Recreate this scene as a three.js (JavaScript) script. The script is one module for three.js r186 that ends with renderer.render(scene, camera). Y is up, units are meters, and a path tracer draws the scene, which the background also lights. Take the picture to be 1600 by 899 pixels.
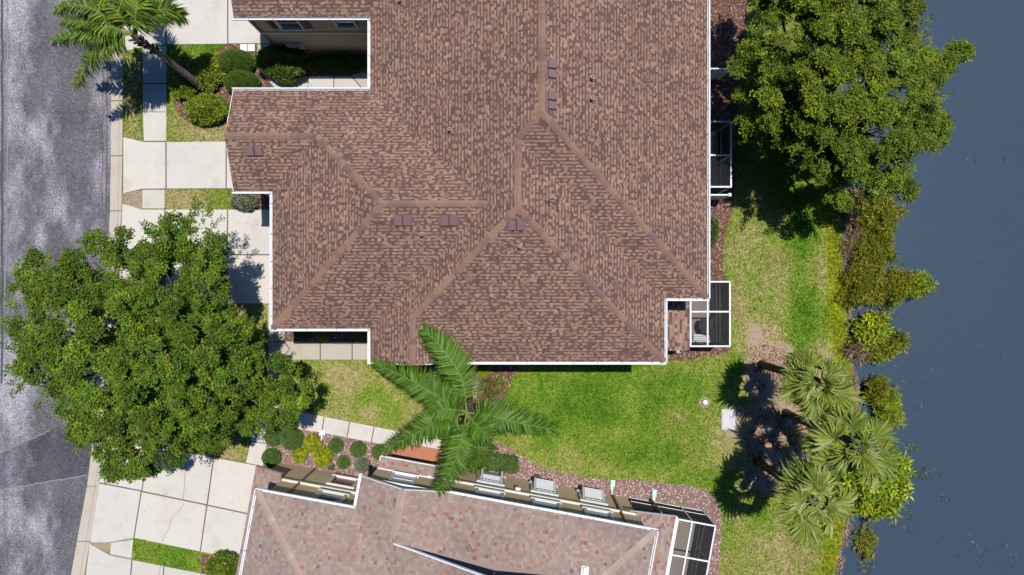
import * as THREE from 'three';
import { Sky } from 'three/addons/objects/Sky.js';
import { mergeGeometries } from 'three/addons/utils/BufferGeometryUtils.js';
import { RoundedBoxGeometry } from 'three/addons/geometries/RoundedBoxGeometry.js';

// ---------------------------------------------------------------- camera, sky, sun, exposure
const H = 39.6, S = 28;                       // drone height above the ground; ground scale of the survey grid (units per metre)
const scene = new THREE.Scene();
const camera = new THREE.PerspectiveCamera(44.13, 1024 / 575, 0.5, 4000);
camera.position.set(0, H, 0); camera.up.set(0, 0, -1); camera.lookAt(0, 0, 0);
const SUN = new THREE.Vector3(0.118, 1, -0.18).normalize();
const sky = new Sky(); sky.name = 'sky'; sky.scale.setScalar(2000);
sky.userData = { kind: 'structure' };
sky.material.uniforms.sunPosition.value.copy(SUN);
sky.material.uniforms.turbidity.value = 6;
sky.material.uniforms.rayleigh.value = 0.32;
sky.material.uniforms.mieCoefficient.value = 0.004;
if (sky.material.uniforms.cloudCoverage) sky.material.uniforms.cloudCoverage.value = 0;
scene.add(sky);
scene.environmentIntensity = 0.175;
const sun = new THREE.DirectionalLight(new THREE.Color(1, 0.955, 0.89), 4.5);
sun.position.copy(SUN).multiplyScalar(80); sun.target.position.set(0, 0, 0);
sun.castShadow = true; sun.shadow.mapSize.set(4096, 4096); sun.shadow.radius = 1;
Object.assign(sun.shadow.camera, { left: -36, right: 36, top: 26, bottom: -26, near: 10, far: 140 });
scene.add(sun, sun.target);
const renderer = new THREE.WebGLRenderer({ antialias: true });
renderer.toneMapping = THREE.LinearToneMapping;
renderer.toneMappingExposure = 1.08;
renderer.shadowMap.enabled = true;
renderer.setSize(1024, 575);

// ---------------------------------------------------------------- helpers
let seed = 20240611;
const rnd = () => { seed = (seed + 0x6D2B79F5) | 0; let t = Math.imul(seed ^ (seed >>> 15), 1 | seed); t = (t + Math.imul(t ^ (t >>> 7), 61 | t)) ^ t; return ((t ^ (t >>> 14)) >>> 0) / 4294967296; };
const rr = (a, b) => a + (b - a) * rnd();
const V = (x, y, z) => new THREE.Vector3(x, y, z);
// survey grid (grid units east, grid units south) -> metres, for a point known to lie h metres above the ground
const G = (px, py, h = 0) => V((px - 800) / S * (H - h) / H, h, (py - 449.5) / S * (H - h) / H);
const lerp = (a, b, t) => a + (b - a) * t, clamp = (x, a = 0, b = 1) => Math.min(b, Math.max(a, x));
const mix3 = (a, b, t) => [lerp(a[0], b[0], t), lerp(a[1], b[1], t), lerp(a[2], b[2], t)];
const hash = (x, y) => { let h = Math.imul(x, 374761393) ^ Math.imul(y, 668265263); h = Math.imul(h ^ (h >>> 13), 1274126177); return ((h ^ (h >>> 16)) >>> 0) / 4294967296; };
const n2 = (x, y) => { const i = Math.floor(x), j = Math.floor(y); let u = x - i, v = y - j; u = u * u * (3 - 2 * u); v = v * v * (3 - 2 * v); const a = hash(i, j), b = hash(i + 1, j), c = hash(i, j + 1), d = hash(i + 1, j + 1); return a + (b - a) * u + (c - a) * v + (a - b - c + d) * u * v; };
const fbm = (x, y, o = 4) => { let s = 0, a = 0.5, t = 0; for (let k = 0; k < o; k++) { s += a * n2(x, y); t += a; x = x * 2.03 + 17.1; y = y * 2.03 + 9.7; a *= 0.5; } return s / t; };
const toS = (c) => { c = clamp(c); return Math.round(255 * (c <= 0.0031308 ? c * 12.92 : 1.055 * Math.pow(c, 1 / 2.4) - 0.055)); };
function tex(w, h, f, srgb = true, wrap = THREE.RepeatWrapping) {      // f(i, j) -> linear rgb or a grey value
  const d = new Uint8Array(w * h * 4);
  for (let j = 0, o = 0; j < h; j++) for (let i = 0; i < w; i++, o += 4) {
    const c = f(i, j);
    if (typeof c === 'number') d[o] = d[o + 1] = d[o + 2] = clamp(c) * 255;
    else if (srgb) { d[o] = toS(c[0]); d[o + 1] = toS(c[1]); d[o + 2] = toS(c[2]); } else { d[o] = c[0] * 255; d[o + 1] = c[1] * 255; d[o + 2] = c[2] * 255; }
    d[o + 3] = 255;
  }
  const t = new THREE.DataTexture(d, w, h); t.magFilter = THREE.LinearFilter; t.minFilter = THREE.LinearMipmapLinearFilter; t.generateMipmaps = true;
  t.wrapS = t.wrapT = wrap; if (srgb) t.colorSpace = THREE.SRGBColorSpace; t.needsUpdate = true; return t;
}
// tiling noise: wraps after n cells
const tn = (x, y, n) => { const i = Math.floor(x), j = Math.floor(y); let u = x - i, v = y - j; u = u * u * (3 - 2 * u); v = v * v * (3 - 2 * v); const q = (a) => ((a % n) + n) % n; const a = hash(q(i), q(j) + 91), b = hash(q(i + 1), q(j) + 91), c = hash(q(i), q(j + 1) + 91), d = hash(q(i + 1), q(j + 1) + 91); return a + (b - a) * u + (c - a) * v + (a - b - c + d) * u * v; };
const tf = (u, v, n, o = 4) => { let s = 0, a = 0.5, t = 0; for (let k = 0; k < o; k++) { s += a * tn(u * n, v * n, n); t += a; n *= 2; a *= 0.55; } return s / t; };
const C = (r, g, b) => new THREE.Color().setRGB(r, g, b);
const std = (r, g, b, rough = 0.8, extra = {}) => new THREE.MeshStandardMaterial({ color: C(r, g, b), roughness: rough, ...extra });
const used = new Map();
const numbered = (n) => { const k = used.get(n) ?? 0; used.set(n, k + 1); return k ? `${n}_${String(k).padStart(3, '0')}` : n; };
const shade = (o) => { o.castShadow = o.receiveShadow = true; return o; };
function thing(name, label, category, pos = [0, 0, 0], group) {
  const o = new THREE.Group(); o.name = numbered(name); o.position.set(...pos); o.userData = { label, category }; if (group) o.userData.group = group; scene.add(o); return o;
}
const part = (name, geo, m, parent) => { const o = shade(new THREE.Mesh(geo, m)); o.name = name; parent.add(o); return o; };
function single(name, geo, m, label, category, group) { const o = part(numbered(name), geo, m, scene); o.userData = { label, category }; if (group) o.userData.group = group; return o; }
function struct(name, geo, m, parent = scene) { const o = part(parent === scene ? numbered(name) : name, geo, m, parent); if (parent === scene) o.userData = { kind: 'structure' }; return o; }
const structGroup = (name) => { const o = new THREE.Group(); o.name = numbered(name); o.userData = { kind: 'structure' }; scene.add(o); return o; };
const box = (w, h, d, x = 0, y = 0, z = 0) => new THREE.BoxGeometry(w, h, d).translate(x, y, z);
const rbox = (w, h, d, r, x = 0, y = 0, z = 0) => new RoundedBoxGeometry(w, h, d, 1, r).translate(x, y, z);
const merge = (list) => { const g = list.map((a) => { const b = a.index ? a.toNonIndexed() : a; for (const k of Object.keys(b.attributes)) if (!['position', 'normal', 'uv'].includes(k)) b.deleteAttribute(k); return b; }); return mergeGeometries(g); };
// a box laid from a to b (any direction), w wide, t thick, centred on the line
function bar(a, b, w, t) {
  const d = b.clone().sub(a), L = d.length(), g = new THREE.BoxGeometry(L, t, w); d.normalize();
  const up = Math.abs(d.y) > 0.97 ? V(0, 0, 1) : V(0, 1, 0), z = d.clone().cross(up).normalize(), y = z.clone().cross(d);
  return g.applyMatrix4(new THREE.Matrix4().makeBasis(d, y, z)).translate((a.x + b.x) / 2, (a.y + b.y) / 2, (a.z + b.z) / 2);
}
function tube(pts, radii, sides = 8, cap = true) {           // tapered tube through points
  const pos = [], nor = [], uv = [], idx = []; let n = V(1, 0.01, 0.02);
  const R = typeof radii === 'number' ? pts.map(() => radii) : radii; let L = 0;
  pts.forEach((p, i) => {
    const t = (pts[i + 1] || p).clone().sub(pts[i - 1] || p).normalize();
    if (i) L += p.distanceTo(pts[i - 1]);
    n = n.sub(t.clone().multiplyScalar(n.dot(t))); if (n.length() < 0.05) n = V(0, 0.1, 1).cross(t); n.normalize();
    const b = t.clone().cross(n);
    for (let k = 0; k <= sides; k++) { const a = k / sides * Math.PI * 2, d = n.clone().multiplyScalar(Math.cos(a)).addScaledVector(b, Math.sin(a)); nor.push(d.x, d.y, d.z); d.multiplyScalar(R[i]).add(p); pos.push(d.x, d.y, d.z); uv.push(k / sides, L); }
  });
  const w = sides + 1;
  for (let i = 0; i < pts.length - 1; i++) for (let k = 0; k < sides; k++) { const a = i * w + k, b = a + w; idx.push(a, a + 1, b, b, a + 1, b + 1); }
  if (cap) { const l = (pts.length - 1) * w; for (let k = 1; k < sides - 1; k++) { idx.push(l, l + k, l + k + 1); idx.push(0, k + 1, k); } }
  const g = new THREE.BufferGeometry(); g.setAttribute('position', new THREE.Float32BufferAttribute(pos, 3)); g.setAttribute('normal', new THREE.Float32BufferAttribute(nor, 3)); g.setAttribute('uv', new THREE.Float32BufferAttribute(uv, 2)); g.setIndex(idx); return g;
}
class Soup {                                                     // triangles with colours
  constructor() { this.p = []; this.c = []; this.u = []; }
  tri(a, b, c, k, kb = k, kc = k) { this.p.push(a.x, a.y, a.z, b.x, b.y, b.z, c.x, c.y, c.z); this.c.push(...k, ...kb, ...kc); }
  quad(a, b, c, d, k) { this.tri(a, b, c, k); this.tri(a, c, d, k); }
  geo(uvScale = 1) { const g = new THREE.BufferGeometry(); g.setAttribute('position', new THREE.Float32BufferAttribute(this.p, 3)); g.setAttribute('color', new THREE.Float32BufferAttribute(this.c, 3)); const u = []; for (let i = 0; i < this.p.length; i += 3) u.push((this.p[i] + 0.31 * this.p[i + 1]) * uvScale, (this.p[i + 2] + 0.17 * this.p[i + 1]) * uvScale); g.setAttribute('uv', new THREE.Float32BufferAttribute(u, 2)); g.computeVertexNormals(); return g; }
}
// plan polygons on the survey grid
const shapeOf = (pts, h = 0) => new THREE.Shape(pts.map(([x, y]) => { const p = G(x, y, h); return new THREE.Vector2(p.x, -p.z); }));
const sheet = (pts, y) => new THREE.ShapeGeometry(shapeOf(pts)).rotateX(-Math.PI / 2).translate(0, y, 0);
const slabGeo = (pts, y0, y1, bevel = 0.012) => new THREE.ExtrudeGeometry(shapeOf(pts), { depth: y1 - y0 - bevel, bevelEnabled: true, bevelSize: bevel, bevelOffset: -bevel, bevelThickness: bevel, bevelSegments: 1 }).rotateX(-Math.PI / 2).translate(0, y0, 0);
const inside = (pts, x, y) => { let r = false; for (let i = 0, j = pts.length - 1; i < pts.length; j = i++) { const [xi, yi] = pts[i], [xj, yj] = pts[j]; if ((yi > y) !== (yj > y) && x < (xj - xi) * (y - yi) / (yj - yi) + xi) r = !r; } return r; };
const bounds = (pts) => [Math.min(...pts.map((p) => p[0])), Math.min(...pts.map((p) => p[1])), Math.max(...pts.map((p) => p[0])), Math.max(...pts.map((p) => p[1]))];
const smooth = (pts, n = 4) => { const c = new THREE.CatmullRomCurve3(pts.map(([x, y]) => V(x, 0, y)), true, 'catmullrom', 0.35); return c.getPoints(pts.length * n).slice(0, -1).map((p) => [p.x, p.z]); };
const noGrass = [];                                             // plan areas without lawn
// ---------------------------------------------------------------- materials
const T = {};
T.grain = tex(512, 512, (i, j) => 0.5 + 0.9 * (tf(i / 512, j / 512, 64, 2) - 0.5) + 0.2 * (hash(i, j) - 0.5), false);
T.concrete = tex(1024, 1024, (i, j) => {
  const u = i / 1024, v = j / 1024, b = tf(u, v, 4, 5), s = tf(u + 0.3, v + 0.6, 9, 4), f = hash(i, j);
  const k = 0.93 + 0.14 * (b - 0.5) + 0.07 * (f - 0.5) - 0.5 * Math.max(0, s - 0.6);
  return [0.55 * k, 0.512 * k * (1 - 0.05 * Math.max(0, s - 0.5)), 0.46 * k * (1 - 0.15 * Math.max(0, s - 0.5))];
}); T.concrete.repeat.set(0.2, 0.2);
T.asphalt = tex(1024, 2048, (i, j) => {
  const u = i / 1024, v = j / 2048;
  let b = tf(u, v, 5, 5), c = tf(u + 0.37, v * 1.0 + 0.11, 11, 4);
  const streak = tf(u, v, 2, 2) * 0 + tn(u * 24, v * 3, 24) * 0.5 + tn(u * 64, v * 4, 64) * 0.5;
  const dark = clamp((b - 0.5) * 4.6 + 0.5), f = hash(i >> 2, j >> 2), g = hash(i >> 3, (j >> 3) + 7), e = hash(i, j);
  let k = lerp(0.11, 0.32, 1 - dark) * (0.82 + 0.6 * (c - 0.4)) * (0.84 + 0.32 * streak);
  k *= 0.52 + 0.56 * f + 0.34 * g + 0.1 * e; if (f > 0.95) k *= 1.55; if (f < 0.03) k *= 0.45;
  return [k * 1.06, k * 0.985, k * 1.08];
}); T.asphalt.repeat.set(1 / 11, 1 / 22);
T.stucco = tex(512, 512, (i, j) => 0.45 + 0.5 * (tf(i / 512, j / 512, 48, 3) - 0.5) + 0.25 * (hash(i, j) - 0.5), false); T.stucco.repeat.set(0.7, 0.7);
T.wallc = tex(512, 512, (i, j) => { const k = 0.93 + 0.14 * (tf(i / 512, j / 512, 6, 5) - 0.5) + 0.06 * (hash(i, j) - 0.5); return [k, k, k * 0.985]; }); T.wallc.repeat.set(0.3, 0.3);
T.bark = tex(256, 256, (i, j) => { const k = 0.55 + 0.9 * (tf(i / 256, j / 256, 12, 4) - 0.5); return [k, k * 0.95, k * 0.9]; });
const concrete = new THREE.MeshStandardMaterial({ map: T.concrete, roughness: 0.92, bumpMap: T.grain, bumpScale: 0.003 });
const concreteTones = [[1, 1, 1], [0.96, 0.965, 0.97], [1.03, 1.02, 1.0], [0.93, 0.92, 0.9]].map((c) => { const m = concrete.clone(); m.color = C(...c); return m; });
const walkTone = concrete.clone(); walkTone.color = C(0.8, 0.775, 0.7);
const kerbMat = concrete.clone(); kerbMat.color = C(0.86, 0.8, 0.74);
const M = {
  asphalt: new THREE.MeshStandardMaterial({ map: T.asphalt, roughness: 0.93, bumpMap: T.grain, bumpScale: 0.006 }),
  patch: new THREE.MeshStandardMaterial({ map: T.asphalt, color: C(0.62, 0.63, 0.68), roughness: 0.93, bumpMap: T.grain, bumpScale: 0.006 }),
  soil: std(0.1, 0.072, 0.05, 0.95), joint: std(0.13, 0.1, 0.075, 0.95),
  shingle: new THREE.MeshStandardMaterial({ vertexColors: true, roughness: 0.94, bumpMap: T.grain, bumpScale: 0.003 }),
  deck: std(0.1, 0.065, 0.055, 0.95),
  white: std(0.7, 0.71, 0.73, 0.5), whiteFlat: std(0.74, 0.74, 0.73, 0.6),
  gutterGrey: std(0.3, 0.31, 0.34, 0.6),
  tan: new THREE.MeshStandardMaterial({ map: T.wallc, color: C(0.44, 0.385, 0.3), roughness: 0.95, bumpMap: T.stucco, bumpScale: 0.01 }),
  tan2: new THREE.MeshStandardMaterial({ map: T.wallc, color: C(0.7, 0.53, 0.325), roughness: 0.95, bumpMap: T.stucco, bumpScale: 0.01 }),
  band: std(0.62, 0.57, 0.48, 0.8), trimDark: std(0.2, 0.16, 0.12, 0.8), trimGrey: std(0.5, 0.52, 0.5, 0.7), trimCream: std(0.6, 0.57, 0.5, 0.8),
  shutter: std(0.13, 0.035, 0.03, 0.6), glass: new THREE.MeshPhysicalMaterial({ color: C(0.05, 0.07, 0.09), roughness: 0.06, metalness: 0 }),
  blind: std(0.82, 0.83, 0.82, 0.7), metal: std(0.45, 0.46, 0.48, 0.5, { metalness: 0.4 }), black: std(0.02, 0.02, 0.024, 0.6),
  vent: std(0.165, 0.1, 0.098, 0.6), pipe: std(0.4, 0.36, 0.34, 0.6), lead: std(0.2, 0.15, 0.14, 0.7),
  screen: new THREE.MeshStandardMaterial({ color: C(0.012, 0.014, 0.02), roughness: 0.9, transparent: true, opacity: 0.92, side: THREE.DoubleSide }),
  screenTop: new THREE.MeshStandardMaterial({ color: C(0.03, 0.03, 0.035), roughness: 0.9, transparent: true, opacity: 0.3, side: THREE.DoubleSide }),
  paver: new THREE.MeshStandardMaterial({ map: T.concrete, color: C(0.62, 0.55, 0.5), roughness: 0.9 }),
  terracotta: new THREE.MeshStandardMaterial({ map: T.wallc, color: C(0.42, 0.16, 0.085), roughness: 0.8 }),
  door: std(0.2, 0.08, 0.05, 0.5), teal: std(0.25, 0.42, 0.38, 0.6), mint: std(0.42, 0.6, 0.52, 0.6), fence: std(0.7, 0.71, 0.72, 0.5),
  lid: new THREE.MeshStandardMaterial({ map: T.concrete, color: C(1.0, 1.06, 1.16), roughness: 0.8 }),
  bark: new THREE.MeshStandardMaterial({ map: T.bark, color: C(0.22, 0.18, 0.14), roughness: 0.95, bumpMap: T.bark, bumpScale: 0.02 }),
  palmBark: new THREE.MeshStandardMaterial({ map: T.bark, color: C(0.3, 0.27, 0.25), roughness: 0.95, bumpMap: T.bark, bumpScale: 0.02 }),
  boot: std(0.09, 0.065, 0.045, 0.95),
  leaf: new THREE.MeshPhysicalMaterial({ color: C(1, 1, 1), roughness: 0.5, specularIntensity: 0.4, transmission: 0.2, thickness: 0, side: THREE.DoubleSide }),
  frond: new THREE.MeshPhysicalMaterial({ vertexColors: true, roughness: 0.55, specularIntensity: 0.4, transmission: 0.2, thickness: 0, side: THREE.DoubleSide }),
  chip: new THREE.MeshStandardMaterial({ color: C(1, 1, 1), roughness: 0.9 }),
  blade: new THREE.MeshPhysicalMaterial({ color: C(1, 1, 1), roughness: 0.85, specularIntensity: 0.25, side: THREE.DoubleSide }),
};

// ---------------------------------------------------------------- ground, water, bank
const shore = [[1300, -700], [1306, 0], [1311, 200], [1313, 300], [1316, 400], [1320, 470], [1326, 540], [1332, 600], [1334, 660], [1332, 720], [1326, 790], [1316, 840], [1304, 899], [1280, 990], [1230, 1500]];
const shoreX = (py) => { for (let i = 1; i < shore.length; i++) if (py <= shore[i][1]) { const [a, b] = [shore[i - 1], shore[i]]; return lerp(a[0], b[0], (py - a[1]) / (b[1] - a[1])); } return 1230; };
const lawnPatch = [ // grid x, y, radius x, radius y, drier (+) or lusher (-)
  [560, 625, 110, 60, 0.2], [565, 592, 48, 18, 0.3], [640, 640, 40, 40, 0.1], [500, 690, 60, 30, 0.1], [900, 640, 170, 75, -0.42], [820, 600, 40, 30, -0.1], [1050, 592, 55, 24, -0.25], [1060, 650, 40, 30, 0.1],
  [880, 735, 130, 14, 0.12], [1010, 700, 60, 40, -0.15], [960, 590, 60, 16, 0.08], [1185, 440, 50, 120, 0.34], [1225, 480, 60, 100, 0.1], [1250, 440, 20, 150, -0.4], [1285, 440, 9, 160, 0.34], [1190, 525, 45, 24, 0.38], [1170, 380, 40, 30, 0.1], [1110, 700, 40, 40, -0.1],
  [1200, 862, 95, 50, 0.4], [1120, 640, 40, 25, 0.25], [1145, 690, 25, 30, 0.3], [1292, 850, 18, 50, -0.25], [1215, 740, 60, 50, 0.3], [1260, 660, 40, 60, 0.2], [290, 311, 35, 20, 0.34], [345, 311, 25, 20, -0.05], [205, 150, 14, 80, 0.4], [310, 200, 60, 25, 0.42], [205, 180, 14, 40, 0.2], [385, 500, 40, 28, 0.42], [365, 690, 40, 40, 0.25],
  [265, 860, 60, 30, -0.5], [330, 77, 40, 14, -0.35], [220, 120, 14, 30, 0.25], [1240, 330, 60, 40, -0.1], [1290, 560, 25, 40, 0.3]];
const bare = [[158, 855, 18, 12], [1200, 566, 34, 26], [1190, 600, 30, 30], [1205, 650, 40, 40], [1262, 648, 34, 34], [1196, 700, 34, 34], [1190, 740, 30, 30], [1150, 660, 22, 26], [1101, 629, 9, 9], [1180, 528, 14, 22], [1240, 720, 26, 20], [207, 312, 18, 18], [1215, 548, 26, 14]];
const GREEN = [0.098, 0.19, 0.012], DEEP = [0.05, 0.115, 0.01], MIDG = [0.18, 0.232, 0.03], TANG = [0.345, 0.275, 0.13], BROWN = [0.235, 0.15, 0.07], YEL = [0.29, 0.3, 0.006], SAND = [0.33, 0.235, 0.17];
function lawnColor(px, py) {
  let d = 0.36 + 0.8 * (fbm(px / 34, py / 34, 4) - 0.5) + 0.35 * (fbm(px / 9 + 40, py / 9, 2) - 0.5) + 0.5 * (fbm(px / 85 + 9, py / 85 + 4, 2) - 0.5);
  for (const [x, y, a, b, k] of lawnPatch) { const q = ((px - x) / a) ** 2 + ((py - y) / b) ** 2; if (q < 2.2) d += k * Math.exp(-q * 1.3); }
  const g = n2(px * 0.8, py * 0.8) * 0.6 + n2(px * 1.9 + 7, py * 1.9) * 0.4;
  d += 0.95 * (g - 0.5);
  let c = d < 0.02 ? mix3(GREEN, DEEP, clamp((0.02 - d) / 0.5)) : d < 0.4 ? mix3(GREEN, MIDG, clamp(d / 0.4)) : mix3(MIDG, TANG, clamp((d - 0.4) / 0.5));
  const br = fbm(px / 60 + 200, py / 60, 3); c = mix3(c, BROWN, clamp((br - 0.6) * 2.2) * clamp(d));
  const e = shoreX(py) - px; if (e > 0 && e < 34 && py > 285) c = mix3(c, YEL, clamp((34 - e) / 16) * 0.8 * (0.55 + 0.6 * g) * (0.5 + 0.8 * fbm(px / 12, py / 30, 2))); // overgrown strip by the water
  for (const [x, y, a, b2] of bare) { const q = ((px - x) / a) ** 2 + ((py - y) / b2) ** 2; if (q < 1.6) c = mix3(c, SAND, clamp((1.35 - q) * 1.4 + 1.6 * (fbm(px / 7, py / 7, 3) - 0.55)) * 0.9); }
  const k = 0.66 + 0.68 * g; return [c[0] * k, c[1] * k, c[2] * k];
}
T.lawn = tex(2048, 1660, (i, j) => lawnColor(800 + S * (-25 + (i + 0.5) / 2048 * 45), 449.5 + S * (17 - (j + 0.5) / 1660 * 34)), true, THREE.MirroredRepeatWrapping);
{
  const pts = [[-5000, -5000], [1300, -5000], ...shore, [1230, 6000], [-5000, 6000]];
  const g = sheet(pts, 0), p = g.attributes.position, uv = g.attributes.uv;
  for (let i = 0; i < p.count; i++) uv.setXY(i, (p.getX(i) + 25) / 45, (17 - p.getZ(i)) / 34);
  struct('lawn', g, new THREE.MeshPhysicalMaterial({ map: T.lawn, roughness: 0.95, specularIntensity: 0.25 }));
  const s = new Soup(), cs = [[0.13, 0.1, 0.07], [0.09, 0.07, 0.05]];
  for (let k = 0; k < 160; k++) { // bank of bare soil running down under the water
    const y0 = -700 + k * 13.75, y1 = y0 + 13.75, w = (y) => 10 + 8 * n2(y / 40, 3) + (y > 290 && y < 480 ? 9 : 0);
    const at = (y, f, h) => { const q = G(shoreX(y) + f * w(y) + 3 * (n2(y / 9, f * 7) - 0.5) * f, y); q.y = h; return q; };
    for (const [f0, h0, f1, h1] of [[0, 0, 0.5, -0.16], [0.5, -0.16, 1, -0.24], [1, -0.24, 2.2, -0.9]]) s.quad(at(y0, f0, h0), at(y1, f0, h0), at(y1, f1, h1), at(y0, f1, h1), mix3(cs[0], cs[1], rnd()));
  }
  struct('bank', s.geo(), new THREE.MeshStandardMaterial({ vertexColors: true, roughness: 0.95, bumpMap: T.grain, bumpScale: 0.02, side: THREE.DoubleSide }));
}
{
  const wc = tex(1024, 1024, (i, j) => { const u = i / 1024, v = j / 1024, k = 1 + 0.10 * (tf(u, v, 3, 4) - 0.5) + 0.03 * (hash(i, j) - 0.5), b = clamp((tf(u + 0.4, v, 5, 4) - 0.66) * 5); return mix3([0.041 * k, 0.063 * k, 0.092 * k], [0.045, 0.061, 0.083], b); }); wc.repeat.set(1 / 30, 1 / 30);
  const wb = tex(512, 512, (i, j) => tf(i / 512, j / 512, 14, 4), false); wb.repeat.set(1 / 3, 1 / 3);
  const g = new THREE.PlaneGeometry(400, 800).rotateX(-Math.PI / 2); const uv = g.attributes.uv, p = g.attributes.position;
  for (let i = 0; i < p.count; i++) uv.setXY(i, p.getX(i), p.getZ(i));
  struct('water', g.translate(215, -0.2, 0), new THREE.MeshPhysicalMaterial({ map: wc, roughness: 0.22, bumpMap: wb, bumpScale: 0.004, ior: 1.33 }));
}
// ---------------------------------------------------------------- road, kerbs, driveways, walks
const edge = [[174, -400], [174, 0], [174, 120], [173.5, 225], [172, 330], [167, 430], [158, 560], [147, 670], [137, 755], [125, 820], [111, 899], [92, 990], [40, 1200]];
const out = [[193, -400], [193, 0], [193, 120], [192.5, 225], [191, 330], [186, 430], [177, 560], [166, 670], [156.5, 755], [146, 820], [133, 899], [115, 990], [64, 1200]];
const roadPts = [[-5000, -5000], [174, -5000], ...edge, [40, 6000], [-5000, 6000]];
struct('road', sheet(roadPts, 0.006), M.asphalt); noGrass.push(roadPts);
struct('asphalt_patch', sheet([[-40, 725], [0, 708], [40, 690], [80, 671], [112, 659], [146, 650], [147, 672], [137, 742], [60, 755], [0, 766], [-40, 772]], 0.012), M.patch);
{ // thin tarred seams where the newer patch and an older strip meet the road
  const s = structGroup('road_seam');
  const line = (pts, w) => { const L = [], R = []; pts.forEach((p, i) => { const a = pts[Math.max(0, i - 1)], b = pts[Math.min(pts.length - 1, i + 1)], l = Math.hypot(b[0] - a[0], b[1] - a[1]), nx = -(b[1] - a[1]) / l * w, ny = (b[0] - a[0]) / l * w; L.push([p[0] + nx, p[1] + ny]); R.unshift([p[0] - nx, p[1] - ny]); }); return [...L, ...R]; };
  const tar = std(0.06, 0.058, 0.065, 0.8), pale = std(0.2, 0.19, 0.2, 0.9);
  const wob = (a, b, n, k) => Array.from({ length: n + 1 }, (_, i) => [lerp(a[0], b[0], i / n) + k * (n2(i * 0.9, a[1]) - 0.5), lerp(a[1], b[1], i / n) + k * (n2(i * 0.9, a[0] + 50) - 0.5)]);
  for (const [a, b, w, m, y] of [[[11, -80], [11, 330], 1.1, pale, 0.011], [[11, 330], [6, 480], 1.1, pale, 0.011], [[3, -80], [3, 600], 1.6, tar, 0.0155], [[-40, 726], [78, 673], 0.9, pale, 0.017], [[-40, 772], [136, 743], 0.9, pale, 0.017], [[168, 0], [166, 330], 0.7, tar, 0.011], [[162, 20], [159, 320], 0.5, tar, 0.014]]) part('seam', sheet(line(wob(a, b, 40, 2.2), w), y), m, s);
}
{ // hairline cracks in the lower driveway
  const g = structGroup('driveway_crack'), m = std(0.3, 0.26, 0.22, 0.95);
  for (const p of [[[290, 728], [289, 752], [287, 780]], [[288, 786], [282, 796], [270, 808], [264, 826], [257, 838], [253.5, 848]], [[252, 884], [249, 896], [246, 912]]]) { const w = 0.55, L = p.map(([x, y]) => [x - w, y]), R = p.map(([x, y]) => [x + w, y]).reverse(); part('crack', sheet([...L, ...R], 0.0625), m, g); }
}
noGrass.push([...edge, ...out.slice().reverse()]);
{
  const k = structGroup('kerb'); let i = 0;
  for (let y = -100; y < 980; y += 86) {
    const at = (l, yy) => { for (let q = 1; q < l.length; q++) if (yy <= l[q][1]) { const a = l[q - 1], b = l[q]; return [lerp(a[0], b[0], (yy - a[1]) / (b[1] - a[1])), yy]; } };
    const ys = [0.6, 21, 43, 64, 85.4].map((d) => y + d), p = [...ys.map((q) => at(edge, q)), ...ys.slice().reverse().map((q) => at(out, q))];
    part('kerb_stone', slabGeo(p.map(([a, b], n) => [n < 5 ? a : lerp(at(edge, b)[0], a, 0.66), b]), 0.0, 0.05, 0.015), kerbMat, k);
    part('kerb_stone', slabGeo(p.map(([a, b], n) => [n >= 5 ? a - 0.4 : lerp(a, at(out, b)[0], 0.68), b]), 0.0, 0.085, 0.03), kerbMat, k); i++;
  }
  const gr = thing('storm_drain_grate', 'rusty brown storm drain grate set in the kerb under the big street tree', 'grate', G(158, 694).setY(0.085).toArray());
  const rust = std(0.12, 0.06, 0.045, 0.8);
  part('frame', merge([box(0.7, 0.03, 0.05, 0, 0.015, -0.25), box(0.7, 0.03, 0.05, 0, 0.015, 0.25), box(0.05, 0.03, 0.5, -0.33, 0.015, 0), box(0.05, 0.03, 0.5, 0.33, 0.015, 0)]), rust, gr);
  for (let q = -2; q <= 2; q++) part('grate_bar', box(0.045, 0.028, 0.46, q * 0.11, 0.014, 0), rust, gr);
}
function paved(name, base, slabs, mats, y1 = 0.055) {
  const g = structGroup(name); if (base) { part('bedding', sheet(base, 0.008), M.joint, g); noGrass.push(base); }
  slabs.forEach((p, i) => { noGrass.push(p); part('slab', slabGeo(p, 0.0, y1 + 0.0015 * (i % 3)), mats[i % mats.length], g); }); return g;
}
const ct = concreteTones;
paved('driveway', [[193, -80], [440, -80], [440, 67], [357, 68], [260, 69], [223, 73], [193, 80]], [
  [[193, -80], [258.8, -80], [258.8, 70], [223, 74], [193.5, 81]], [[260.6, -80], [355.2, -80], [355.2, 69], [260.6, 70]], [[357, -80], [440, -80], [440, 68], [357, 68.5]]], [ct[1], ct[0], ct[0]]);
paved('sidewalk', [[223, 75], [260, 72], [260, 222], [223, 222]], [[[223.5, 76], [260.3, 71.8], [260.3, 130.3], [223.5, 130.3]], [[223.5, 131.8], [260.3, 131.8], [260.3, 175], [223.5, 175]], [[223.5, 175.8], [260.3, 175.8], [260.3, 220.6], [225, 220.6]]], [ct[1], ct[1], ct[0]]);
paved('driveway', [[193, 215], [225, 223], [440, 223], [440, 295], [222, 296], [193, 302]], [
  [[193, 214.5], [225, 222.3], [258.8, 222.3], [258.8, 295], [222, 295.4], [193, 302.5]], [[260.7, 222.3], [352.8, 221.5], [352.8, 294.6], [260.7, 295]], [[354.6, 221.5], [440, 221.5], [440, 294.6], [354.6, 294.6]]], [ct[2], ct[0], ct[2]]);
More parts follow.
